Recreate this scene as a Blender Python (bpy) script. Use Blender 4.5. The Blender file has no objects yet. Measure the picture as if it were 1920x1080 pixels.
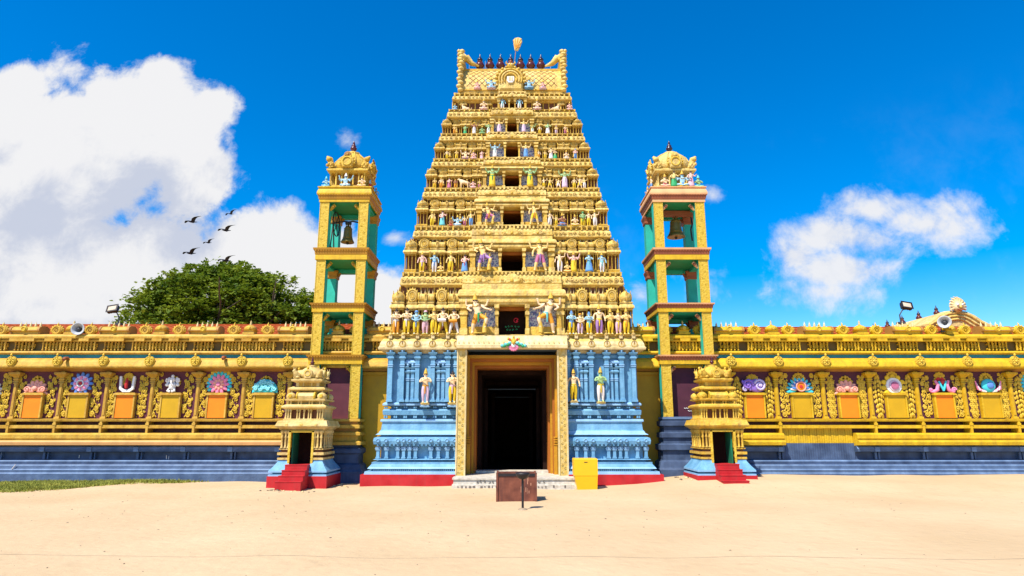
import bpy, math, random
from mathutils import Vector, Matrix
R = math.radians
PI = math.pi
sc = bpy.context.scene
COL = sc.collection
# ------------------------------------------------------------------ camera measures
F, TH, EYE = 1220.0, R(12.1), 1.65
sT, cT = math.sin(TH), math.cos(TH)
def px(u, v, Y):
    """where a photo pixel meets the vertical plane y = Y (used to measure real sizes)"""
    y = (540 - v) / F
    dz = sT + y * cT; dy = cT - y * sT
    return (u - 960) / F * Y / dy, EYE + Y * dz / dy
def zv(v, Y): return px(960, v, Y)[1]
def xu(u, v, Y): return px(u, v, Y)[0]

# ------------------------------------------------------------------ materials
MAT = {}
def paint(name, col, rough=.62, var=.16, scale=3.0, dirt=.25, dirtcol=(.10, .07, .045), bump=.0, bscale=30, streak=False, metal=0, second=None, spec=.35):
    m = bpy.data.materials.new(name); m.use_nodes = True
    nt = m.node_tree; N = nt.nodes; L = nt.links
    b = N['Principled BSDF']; b.inputs['Roughness'].default_value = rough; b.inputs['Metallic'].default_value = metal
    b.inputs['Specular IOR Level'].default_value = spec
    geo = N.new('ShaderNodeTexCoord')
    n1 = N.new('ShaderNodeTexNoise'); n1.inputs['Scale'].default_value = scale; n1.inputs['Detail'].default_value = 6
    L.new(geo.outputs['Object'], n1.inputs['Vector'])
    r1 = N.new('ShaderNodeValToRGB'); r1.color_ramp.elements[0].position = .3; r1.color_ramp.elements[1].position = .7
    c2 = second or tuple(min(1, c * (1 + var)) for c in col)
    r1.color_ramp.elements[0].color = (*[c * (1 - var) for c in col], 1); r1.color_ramp.elements[1].color = (*c2, 1)
    L.new(n1.outputs['Fac'], r1.inputs['Fac'])
    n2 = N.new('ShaderNodeTexNoise'); n2.inputs['Scale'].default_value = 1.0; n2.inputs['Detail'].default_value = 9; n2.inputs['Roughness'].default_value = .7
    mp = N.new('ShaderNodeMapping'); mp.inputs['Scale'].default_value = (7, 7, .55) if streak else (3.1, 3.1, 2.2)
    L.new(geo.outputs['Object'], mp.inputs['Vector']); L.new(mp.outputs['Vector'], n2.inputs['Vector'])
    r2 = N.new('ShaderNodeValToRGB'); r2.color_ramp.elements[0].position = .47 if streak else .52; r2.color_ramp.elements[1].position = .68 if streak else .74
    r2.color_ramp.elements[0].color = (0, 0, 0, 1); r2.color_ramp.elements[1].color = (dirt, dirt, dirt, 1)
    L.new(n2.outputs['Fac'], r2.inputs['Fac'])
    mx = N.new('ShaderNodeMixRGB'); mx.inputs['Color2'].default_value = (*dirtcol, 1)
    L.new(r2.outputs['Color'], mx.inputs['Fac']); L.new(r1.outputs['Color'], mx.inputs['Color1'])
    L.new(mx.outputs['Color'], b.inputs['Base Color'])
    if bump:
        n3 = N.new('ShaderNodeTexNoise'); n3.inputs['Scale'].default_value = bscale; n3.inputs['Detail'].default_value = 3
        L.new(geo.outputs['Object'], n3.inputs['Vector'])
        bp = N.new('ShaderNodeBump'); bp.inputs['Strength'].default_value = bump; bp.inputs['Distance'].default_value = .03
        vo = N.new('ShaderNodeTexVoronoi'); vo.inputs['Scale'].default_value = bscale * .45; L.new(geo.outputs['Object'], vo.inputs['Vector'])
        am = N.new('ShaderNodeMath'); am.operation = 'MULTIPLY_ADD'; am.inputs[1].default_value = .8 if bscale >= 26 else 0; L.new(vo.outputs['Distance'], am.inputs[0]); L.new(n3.outputs['Fac'], am.inputs[2])
        L.new(am.outputs[0], bp.inputs['Height']); L.new(bp.outputs['Normal'], b.inputs['Normal'])
    MAT[name] = m
    return m
paint('tower_cream', (0.66, 0.42, 0.065), second=(0.78, 0.58, 0.19), var=.16, streak=True, dirt=.6, dirtcol=(.24, .16, .08), bump=.5, bscale=26)
paint('tower_gold', (0.6, 0.335, 0.018), second=(0.7, 0.47, 0.07), var=.16, streak=True, dirt=.6, dirtcol=(.22, .14, .06), bump=.4, bscale=30)
paint('lintel_cream', (0.64, 0.47, 0.19), second=(0.74, 0.6, 0.32), streak=True, dirt=.6, dirtcol=(.3, .22, .1), bump=.2)
paint('speckled_gold', (0.56, 0.36, 0.012), second=(0.62, 0.44, 0.06), var=.1, scale=14, dirt=.4, dirtcol=(.45, .22, .03), bump=.4, bscale=40)
paint('jamb_gold', (0.58, 0.37, 0.05), second=(0.64, 0.5, 0.2), var=.1, scale=13, dirt=.3, dirtcol=(.5, .25, .03), bump=.2, bscale=40)
paint('wall_gold', (0.54, 0.29, 0.02), second=(0.62, 0.39, 0.06), var=.14, streak=True, dirt=.45, dirtcol=(.2, .10, .03), bump=.25)
paint('wall_yellow', (0.6, 0.35, 0.005), second=(0.68, 0.44, 0.015), var=.12, streak=True, dirt=.45, dirtcol=(.25, .13, .02), bump=.2)
paint('relief_gold', (0.63, 0.385, 0.014), second=(0.72, 0.5, 0.06), var=.16, dirt=.3, dirtcol=(.25, .12, .02), bump=.5, bscale=40)
paint('pale_cream', (0.68, 0.5, 0.21), second=(0.76, 0.62, 0.34), dirt=.35, dirtcol=(.25, .17, .08))
paint('shrine_gold', (0.62, 0.41, 0.1), second=(0.72, 0.55, 0.23), streak=True, dirt=.45, dirtcol=(.24, .16, .08), bump=.3)
paint('peach', (.68, .36, .13), dirt=.2, var=.1)
paint('salmon', (0.72, 0.38, 0.17), dirt=.25, var=.12)
paint('brick_brown', (.30, .085, .035), dirt=.2)
paint('band_brown', (.36, .17, .03), dirt=.2)
paint('plain_ochre', (0.46, 0.25, 0.008), var=.10, dirt=.25, dirtcol=(.12, .07, .02))
paint('maroon', (.105, .022, .035), var=.15, dirt=.2, dirtcol=(.16, .06, .06), rough=.7)
paint('maroon_purple', (.075, .016, .035), var=.15, dirt=.2, rough=.7)
paint('sky_blue', (0.105, 0.3, 0.49), second=(0.19, 0.415, 0.6), var=.14, dirt=.45, dirtcol=(.07, .17, .32), streak=True, bump=.2)
paint('sky_blue_light', (0.25, 0.45, 0.66), var=.12, dirt=.3, dirtcol=(.10, .22, .38), streak=True)
paint('wall_blue', (0.05, 0.088, 0.17), second=(0.09, 0.145, 0.25), var=.2, dirt=.5, dirtcol=(.045, .075, .15), streak=True, bump=.2)
paint('wall_blue_light', (0.1, 0.17, 0.31), second=(0.17, 0.26, 0.41), var=.2, dirt=.4, dirtcol=(.06, .12, .25), streak=True)
paint('navy', (.035, .06, .125), var=.25, second=(.07, .11, .2), dirt=.4, dirtcol=(.015, .02, .05), streak=True)
paint('teal_strip', (.03, .30, .42), dirt=.3, dirtcol=(.02, .12, .22))
paint('teal', (.02, .42, .33), var=.12, dirt=.15, dirtcol=(.02, .25, .2))
paint('green_soffit', (.01, .27, .12), var=.12, dirt=.15, dirtcol=(.02, .12, .08))
paint('door_green', (.01, .16, .08))
paint('red', (0.43, 0.004, 0.008), second=(0.5, 0.018, 0.022), var=.14, dirt=.3, dirtcol=(.28, .05, .04), streak=True)
paint('orange', (.86, .22, .004), var=.06, dirt=.12, dirtcol=(.6, .12, .0))
paint('panel_ochre', (0.54, 0.31, 0.004), var=.07, dirt=.15, dirtcol=(.4, .2, .0))
paint('portal_orange', (0.34, 0.105, 0.008), var=.15, dirt=.3, dirtcol=(.2, .05, .01))
paint('portal_yellow', (0.46, 0.22, 0.008), var=.1, dirt=.25, dirtcol=(.4, .16, .01), bump=.2)
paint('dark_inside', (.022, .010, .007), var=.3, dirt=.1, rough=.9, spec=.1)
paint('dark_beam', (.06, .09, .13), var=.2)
paint('tile', (0.34, 0.058, 0.014), second=(0.45, 0.11, 0.035), var=.3, scale=9, dirt=.45, dirtcol=(.16, .05, .04), rough=.9, spec=.05)
paint('finial_red', (.085, .012, .014), var=.2, rough=.3, dirt=.1, spec=.5)
paint('finial_black', (.025, .012, .03), rough=.3, spec=.5)
paint('white', (.80, .79, .77), var=.05, dirt=.2, dirtcol=(.4, .36, .32))
paint('stone_step', (.50, .45, .36), second=(.66, .60, .50), var=.2, scale=8, dirt=.5, dirtcol=(.2, .17, .14), bump=.3)
paint('step_mark', (.14, .12, .10), var=.2)
paint('bronze', (0.26, 0.17, 0.04), metal=.55, rough=.42, var=.2, dirt=.3, dirtcol=(.06, .07, .03))
paint('black_iron', (.018, .014, .016), rough=.5)
paint('rust_sheet', (0.15, 0.04, 0.022), second=(0.24, 0.075, 0.04), var=.3, scale=5, dirt=.6, dirtcol=(.06, .022, .02), streak=True, rough=.7)
paint('rust_pale', (.42, .20, .12), var=.3, rough=.7)
paint('yellow_steel', (.80, .43, .002), var=.05, dirt=.12, dirtcol=(.5, .24, .0), rough=.42, spec=.5)
paint('bird_black', (.012, .012, .016), rough=.6)
paint('bark', (.12, .09, .06), bump=.6, bscale=12)
paint('skin_pale', (.78, .56, .32), var=.08, dirt=.15)
paint('skin_gold', (.78, .55, .20), var=.08, dirt=.15)
paint('skin_blue', (.30, .50, .60), var=.1, dirt=.15)
paint('skin_green', (.30, .46, .20), var=.1, dirt=.15)
paint('skin_pink', (.76, .46, .38), var=.1, dirt=.15)
paint('skin_brown', (.32, .13, .07), var=.1, dirt=.15)
paint('cloth_yellow', (.74, .50, .02), var=.1, dirt=.15)
paint('cloth_orange', (.72, .30, .02), var=.1, dirt=.15)
paint('cloth_pink', (.70, .42, .48), var=.1, dirt=.15)
paint('cloth_purple', (.34, .18, .42), var=.12, dirt=.15)
paint('cloth_green', (.03, .34, .12), var=.12, dirt=.15)
paint('cloth_blue', (.12, .30, .62), var=.12, dirt=.15)
paint('cloth_aqua', (.14, .52, .54), var=.12, dirt=.15)
paint('cloth_white', (.74, .68, .64), var=.06, dirt=.2)
paint('cloth_mauve', (.62, .46, .58), var=.1, dirt=.15)
paint('cloth_magenta', (.46, .13, .24), var=.1, dirt=.15)
paint('cloth_red', (.55, .03, .03), var=.1, dirt=.15)
paint('hair_dark', (.03, .02, .02))
paint('emblem_pink', (0.84, 0.36, 0.27), var=.08, dirt=.1)
paint('emblem_rose', (0.84, 0.24, 0.4), var=.08, dirt=.1)
paint('emblem_cyan', (0.06, 0.58, 0.68), var=.1, dirt=.1)
paint('emblem_blue', (.10, .24, .66), var=.1, dirt=.1)
paint('emblem_purple', (.30, .16, .62), var=.1, dirt=.1)
paint('emblem_lilac', (.60, .50, .78), var=.1, dirt=.1)
paint('pebble', (.16, .12, .08), var=.4)
paint('grass_blade', (0.2, 0.24, 0.016), second=(0.38, 0.37, 0.06), var=.35, scale=2.2, rough=.8)
paint('horn_grey', (.42, .44, .46), rough=.45)
paint('horn_dark', (.05, .055, .065), rough=.5)
paint('lamp_glass', (.55, .45, .32), rough=.12, spec=.6)
paint('banner_gold', (.70, .48, .10), second=(.75, .58, .25), var=.2, scale=9, dirt=.3, dirtcol=(.4, .2, .05))
paint('cable', (.30, .22, .14))

def tweak_sand():
    m = paint('sand', (.505, .362, .205), var=.06, scale=.35, second=(.56, .41, .245), dirt=.35, dirtcol=(.36, .245, .14), rough=.95, spec=.1)
    nt = m.node_tree; N = nt.nodes; L = nt.links; b = N['Principled BSDF']
    g = N.new('ShaderNodeTexCoord')
    a = N.new('ShaderNodeTexNoise'); a.inputs['Scale'].default_value = 5; a.inputs['Detail'].default_value = 5
    c = N.new('ShaderNodeTexNoise'); c.inputs['Scale'].default_value = 90; c.inputs['Detail'].default_value = 4
    ad = N.new('ShaderNodeMath'); ad.operation = 'MULTIPLY_ADD'; ad.inputs[1].default_value = .12
    for n in (a, c): L.new(g.outputs['Object'], n.inputs['Vector'])
    L.new(c.outputs['Fac'], ad.inputs[0]); L.new(a.outputs['Fac'], ad.inputs[2])
    bp = N.new('ShaderNodeBump'); bp.inputs['Strength'].default_value = .5; bp.inputs['Distance'].default_value = .05
    L.new(ad.outputs[0], bp.inputs['Height']); L.new(bp.outputs['Normal'], b.inputs['Normal'])
tweak_sand()
def leaf_mat(name, c1, c2, trans):
    m = bpy.data.materials.new(name); m.use_nodes = True; nt = m.node_tree; N = nt.nodes; L = nt.links
    b = N['Principled BSDF']; b.inputs['Roughness'].default_value = .6; b.inputs['Specular IOR Level'].default_value = .2
    g = N.new('ShaderNodeTexCoord'); n = N.new('ShaderNodeTexNoise'); n.inputs['Scale'].default_value = .9; n.inputs['Detail'].default_value = 4
    L.new(g.outputs['Object'], n.inputs['Vector'])
    r = N.new('ShaderNodeValToRGB'); r.color_ramp.elements[0].position = .35; r.color_ramp.elements[1].position = .66
    r.color_ramp.elements[0].color = (*c1, 1); r.color_ramp.elements[1].color = (*c2, 1)
    L.new(n.outputs['Fac'], r.inputs['Fac']); L.new(r.outputs['Color'], b.inputs['Base Color'])
    t = N.new('ShaderNodeBsdfTranslucent'); L.new(r.outputs['Color'], t.inputs['Color'])
    x = N.new('ShaderNodeMixShader'); x.inputs['Fac'].default_value = trans
    L.new(b.outputs[0], x.inputs[1]); L.new(t.outputs[0], x.inputs[2]); L.new(x.outputs[0], N['Material Output'].inputs['Surface'])
    MAT[name] = m
leaf_mat('leaf', (.065, .125, .008), (.24, .30, .02), .4)
paint('frieze_back', (.13, .085, .018), var=.2, dirt=.3)
paint('gap_dark', (.10, .028, .024), var=.2, dirt=.2)
paint('aqua_bright', (.25, .72, .78), var=.1, dirt=.1)
paint('shade_and_trim_brown', (0.17, 0.058, 0.016), var=.2, dirt=.3)  # brown for small dark trim, and for shade painted into the recesses
def mosaic(name, cols):
    m = bpy.data.materials.new(name); m.use_nodes = True; nt = m.node_tree; N = nt.nodes; L = nt.links
    b = N['Principled BSDF']; b.inputs['Roughness'].default_value = .25
    g = N.new('ShaderNodeTexCoord'); v = N.new('ShaderNodeTexVoronoi'); v.inputs['Scale'].default_value = 24
    L.new(g.outputs['Object'], v.inputs['Vector'])
    r = N.new('ShaderNodeValToRGB'); r.color_ramp.interpolation = 'CONSTANT'
    e = r.color_ramp.elements
    e[0].color = (*cols[0], 1); e[1].position = 1 / len(cols); e[1].color = (*cols[1], 1)
    for i, c in enumerate(cols[2:], 2):
        q = e.new(i / len(cols)); q.color = (*c, 1)
    s = N.new('ShaderNodeSeparateColor'); L.new(v.outputs['Color'], s.inputs[0]); L.new(s.outputs[0], r.inputs['Fac'])
    L.new(r.outputs['Color'], b.inputs['Base Color'])
    MAT[name] = m
mosaic('mosaic', [(.16, .16, .40), (.66, .72, .80), (.42, .32, .54), (.76, .78, .80), (.70, .76, .82), (.76, .78, .80), (.18, .28, .52)])
def neon(name, col, s):
    m = bpy.data.materials.new(name); m.use_nodes = True
    b = m.node_tree.nodes['Principled BSDF']; b.inputs['Base Color'].default_value = (*col, 1)
    b.inputs['Emission Color'].default_value = (*col, 1); b.inputs['Emission Strength'].default_value = s
    MAT[name] = m
neon('neon_green', (.02, .28, .12), .12); neon('neon_red', (.45, .01, .03), .15)

# ------------------------------------------------------------------ mesh builder
class MB:
    def __init__(s): s.v = []; s.f = []; s.m = []; s.sm = []; s.T = None
    def add(s, vs, fs, mat, smooth=False):
        o = len(s.v)
        if s.T is not None: vs = [tuple(s.T @ Vector(p)) for p in vs]
        s.v += [tuple(p) for p in vs]
        for q in fs: s.f.append([i + o for i in q]); s.m.append(mat); s.sm.append(smooth)
    def box(s, x0, x1, y0, y1, z0, z1, mat):
        s.add([(x0, y0, z0), (x1, y0, z0), (x1, y1, z0), (x0, y1, z0), (x0, y0, z1), (x1, y0, z1), (x1, y1, z1), (x0, y1, z1)],
              [(0, 3, 2, 1), (4, 5, 6, 7), (0, 1, 5, 4), (1, 2, 6, 5), (2, 3, 7, 6), (3, 0, 4, 7)], mat)
    def loft(s, rings, mats, smooth=False, cap0=True, cap1=True):
        n = len(rings[0]); vs = [p for r in rings for p in r]
        if isinstance(mats, str): mats = [mats] * len(rings)
        for k in range(len(rings) - 1):
            s_ = [(j, (j + 1) % n, n + (j + 1) % n, n + j) for j in range(n)]
            s.add(rings[k] + rings[k + 1], s_, mats[k], smooth) if not smooth else None
        if smooth:
            fs = [(k * n + j, k * n + (j + 1) % n, (k + 1) * n + (j + 1) % n, (k + 1) * n + j) for k in range(len(rings) - 1) for j in range(n)]
            s.add(vs, fs, mats[0], True)
        if cap0: s.add(rings[0], [tuple(range(n))[::-1]], mats[0])
        if cap1: s.add(rings[-1], [tuple(range(n))], mats[-1])
    def rect(s, cx, cy, hx, hy, prof, mat=None, **k):
        rings = [[(cx - hx - p[0], cy - hy - p[0], p[1]), (cx + hx + p[0], cy - hy - p[0], p[1]), (cx + hx + p[0], cy + hy + p[0], p[1]), (cx - hx - p[0], cy + hy + p[0], p[1])] for p in prof]
        s.loft(rings, [(p[2] if len(p) > 2 else mat) for p in prof], **k)
    def lathe(s, cx, cy, prof, mat, n=12, rib=0, sx=1, sy=1, smooth=True, rot=0):
        rings = []
        for r, z in prof:
            ring = []
            for j in range(n):
                a = 2 * PI * j / n + rot; q = r * (1 + rib * (1 if j % 2 else -1))
                ring.append((cx + q * sx * math.cos(a), cy + q * sy * math.sin(a), z))
            rings.append(ring)
        s.loft(rings, mat, smooth=smooth)
    def tube(s, pts, r, mat, n=6, smooth=True, flat=1.0):
        P = [Vector(p) for p in pts]; rings = []
        rr = r if isinstance(r, (list, tuple)) else [r] * len(P)
        for i, p in enumerate(P):
            d = (P[min(i + 1, len(P) - 1)] - P[max(i - 1, 0)])
            if d.length < 1e-9: d = Vector((0, 0, 1))
            d.normalize()
            a = d.cross(Vector((0, 1, 0)))
            if a.length < .05: a = d.cross(Vector((1, 0, 0)))
            a.normalize(); b = d.cross(a)
            rings.append([tuple(p + (a * math.cos(2 * PI * j / n) + b * flat * math.sin(2 * PI * j / n)) * rr[i]) for j in range(n)])
        s.loft(rings, mat, smooth=smooth)
    def ball(s, c, r, mat, n=8, m=5):
        if not isinstance(r, (tuple, list)): r = (r, r, r)
        rings = []
        for i in range(m + 1):
            t = -PI / 2 + PI * i / m; q = max(math.cos(t), .02)
            rings.append([(c[0] + r[0] * q * math.cos(2 * PI * j / n), c[1] + r[1] * q * math.sin(2 * PI * j / n), c[2] + r[2] * math.sin(t)) for j in range(n)])
        s.loft(rings, mat, smooth=True)
    def prism(s, poly, y0, y1, mat, side=None, inset=0.0):
        """polygon in x-z, front at y0; inset chamfers the front edge"""
        n = len(poly); cx = sum(p[0] for p in poly) / n; cz = sum(p[1] for p in poly) / n
        back = [(x, y1, z) for x, z in poly]; f0 = [(x, y0 + inset, z) for x, z in poly]
        rings = [back, f0]
        if inset:
            k = .86
            rings.append([(cx + (x - cx) * k, y0, cz + (z - cz) * k) for x, z in poly])
        s.loft(rings, [side or mat] + [mat] * 2)
    def xprism(s, poly, x0, x1, mats):
        """outline in y-z drawn along x; mats: one per edge"""
        n = len(poly); a = [(x0, y, z) for y, z in poly]; b = [(x1, y, z) for y, z in poly]
        if isinstance(mats, str): mats = [mats] * n
        for i in range(n):
            j = (i + 1) % n
            s.add([a[i], a[j], b[j], b[i]], [(0, 1, 2, 3)], mats[i])
        s.add(a, [tuple(range(n))[::-1]], mats[0]); s.add(b, [tuple(range(n))], mats[0])
    def petals(s, cx, cz, y, r0, r1, n, mat, a0=0, a1=2 * PI, w=.35, th=.03, full=True):
        for k in range(n):
            a = a0 + (a1 - a0) * (k / n if full else k / max(1, n - 1))
            L = (r1 - r0) / 2; c = (r0 + r1) / 2; W = w * (r1 - r0)
            ring = []; out = []
            for sc_, yy in ((1, y + th), (.92, y + .25 * th), (.5, y)):
                out.append([(cx + math.cos(a) * (c + L * sc_ * math.cos(t)) - math.sin(a) * W * sc_ * math.sin(t), yy,
                             cz + math.sin(a) * (c + L * sc_ * math.cos(t)) + math.cos(a) * W * sc_ * math.sin(t)) for t in [2 * PI * j / 8 for j in range(8)]])
            s.loft(out, mat, cap0=False)
    def disc(s, cx, cz, y, r, mat, th=.03, n=14, sx=1, sz=1):
        out = [[(cx + r * k * sx * math.cos(2 * PI * j / n), yy, cz + r * k * sz * math.sin(2 * PI * j / n)) for j in range(n)] for k, yy in ((1, y + th), (.95, y + .2 * th), (.6, y))]
        s.loft(out, mat, cap0=False)
    def ring(s, cx, cz, y, r, t, mat, n=16, a0=0, a1=2 * PI, sx=1, sz=1, flat=1.0):
        pts = [(cx + r * sx * math.cos(a0 + (a1 - a0) * i / n), y, cz + r * sz * math.sin(a0 + (a1 - a0) * i / n)) for i in range(n + 1)]
        s.tube(pts, t, mat, 5, flat=flat)
    def curl(s, cx, cz, y, r, mat, turns=1.6, a0=0, hand=1, t=.012, n=13):
        pts = []; rr = []
        for i in range(n):
            q = i / (n - 1); a = a0 + hand * 2 * PI * turns * q
            pts.append((cx + r * (1 - .82 * q) * math.cos(a), y - .01 * q, cz + r * (1 - .82 * q) * math.sin(a))); rr.append(t * (1.15 - .45 * q))
        s.tube(pts, rr, mat, 5)
        s.ball((cx, y - .005, cz), t * 1.3, mat, 6, 4)
    def mesh(s, name, origin=(0, 0, 0), slots=None):
        me = bpy.data.meshes.new(name); o = Vector(origin)
        me.from_pydata([tuple(Vector(p) - o) for p in s.v], [], s.f)
        names = slots or list(dict.fromkeys(s.m))
        for n in names: me.materials.append(MAT.get(n))
        ix = {n: i for i, n in enumerate(names)}
        me.polygons.foreach_set('material_index', [ix[n] for n in s.m])
        me.polygons.foreach_set('use_smooth', s.sm)
        import bmesh
        b = bmesh.new(); b.from_mesh(me); bmesh.ops.recalc_face_normals(b, faces=b.faces); b.to_mesh(me); b.free()
        me.update()
        return me
ORG = {}
def tag(o, label=None, cat=None, group=None, kind=None):
    if label: o['label'] = label
    if cat: o['category'] = cat
    if group: o['group'] = group
    if kind: o['kind'] = kind
    return o
def thing(name, loc, label, cat, group=None):
    o = bpy.data.objects.new(name, None); COL.objects.link(o); o.location = loc; o.empty_display_size = .2
    ORG[o.name] = Vector(loc)
    return tag(o, label, cat, group)
def build(mb, name, parent=None, label=None, origin=None):
    if parent is None:
        org = Vector(origin or (0, 0, 0))
    else:
        org = ORG[parent.name]
    o = bpy.data.objects.new(name, mb.mesh(name, org)); COL.objects.link(o)
    if parent is None: o.location = org
    else: o.parent = parent
    ORG[o.name] = org
    if label: o['label'] = label
    return o
def put(me, name, parent, loc, scale=(1, 1, 1), rotz=0, label=None, mats=None):
    """a copy of a shared mesh as a part: loc in world metres"""
    o = bpy.data.objects.new(name, me); COL.objects.link(o)
    org = ORG[parent.name]; o.parent = parent
    o.location = Vector(loc) - org; o.scale = scale; o.rotation_euler = (0, 0, rotz)
    ORG[o.name] = org
    if label: o['label'] = label
    if mats:
        for i, n in enumerate(mats):
            sl = o.material_slots[i]; sl.link = 'OBJECT'; sl.material = MAT[n]
    return o
def place(me, name, loc, scale, label, cat, group, rotz=0, mats=None):
    """a thing of its own made from a shared mesh"""
    o = bpy.data.objects.new(name, me); COL.objects.link(o); o.location = loc; o.scale = scale; o.rotation_euler = (0, 0, rotz)
    ORG[o.name] = Vector(loc)
    for i, n in enumerate(mats or []):
        sl = o.material_slots[i]; sl.link = 'OBJECT'; sl.material = MAT[n]
    return tag(o, label, cat, group)
def kap(o0, z0, o1, z1, n=4, m=None):
    """curved overhanging cornice: lip (o1,z0) up to (o0,z1)"""
    out = []
    for i in range(n + 1):
        a = PI / 2 * i / n
        p = (o0 + (o1 - o0) * math.cos(a), z0 + (z1 - z0) * math.sin(a))
        out.append(p + ((m,) if m else ()))
    return out
EXPO = .6; WSTR = .105; SKY_SAT = 1.65; SKY_VAL = 1.3; SKY_HUE = .505; CLOUD_DK = (3.7, 4.0, 4.8); CLOUD_LT = (5.6, 5.6, 5.7)
# ------------------------------------------------------------------ painted stucco figures
SL = ['skin', 'cloth', 'gold', 'hair', 'sash']
DEF = dict(skin='skin_pale', cloth='cloth_yellow', gold='tower_gold', hair='hair_dark', sash='cloth_orange')
for k, d in DEF.items(): MAT[k] = MAT[d]
def grow(verts, edges, rad, tags, level=1):
    """one continuous body over a skeleton; returns points, faces and a slot per face"""
    me = bpy.data.meshes.new('body'); me.from_pydata(verts, edges, []); ob = bpy.data.objects.new('body', me); COL.objects.link(ob)
    ob.modifiers.new('skin', 'SKIN')
    for i, sv in enumerate(me.skin_vertices[0].data):
        r = rad[i]; sv.radius = r if isinstance(r, tuple) else (r, r); sv.use_root = (i == 0)
    ss = ob.modifiers.new('sub', 'SUBSURF'); ss.levels = level; ss.render_levels = level
    dg = bpy.context.evaluated_depsgraph_get(); ev = ob.evaluated_get(dg); m2 = ev.to_mesh()
    V = [tuple(v.co) for v in m2.vertices]; Fc = [tuple(p.vertices) for p in m2.polygons]
    S = []
    for p in m2.polygons:
        c = p.center; best = None
        for k, (a, b) in enumerate(edges):
            A, B = Vector(verts[a]), Vector(verts[b]); d = B - A
            t = max(0, min(1, (c - A).dot(d) / max(d.length_squared, 1e-9))); q = (c - A - d * t).length
            if best is None or q < best[0]: best = (q, tags[k])
        S.append(best[1])
    ev.to_mesh_clear(); bpy.data.objects.remove(ob); bpy.data.meshes.remove(me)
    return V, Fc, S
def hand(mb, p, d, s=1.0):
    """palm with four fingers and a thumb, slightly curled"""
    p = Vector(p); d = Vector(d).normalized(); side = d.cross(Vector((0, 1, 0)))
    if side.length < .1: side = Vector((1, 0, 0))
    side.normalize(); nrm = side.cross(d)
    for i, L in enumerate((.030, .036, .034, .026)):
        a = p + side * (i - 1.5) * .0095 * s
        mb.tube([a, a + d * L * .6 * s, a + (d * L + nrm * .008) * s], [.0062 * s, .0056 * s, .004 * s], 'skin', 4)
    a = p - side * .016 * s - d * .012
    mb.tube([a, a + (d * .014 - side * .012) * s, a + (d * .026 - side * .013) * s], [.0065 * s, .006 * s, .0042 * s], 'skin', 4)
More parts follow.
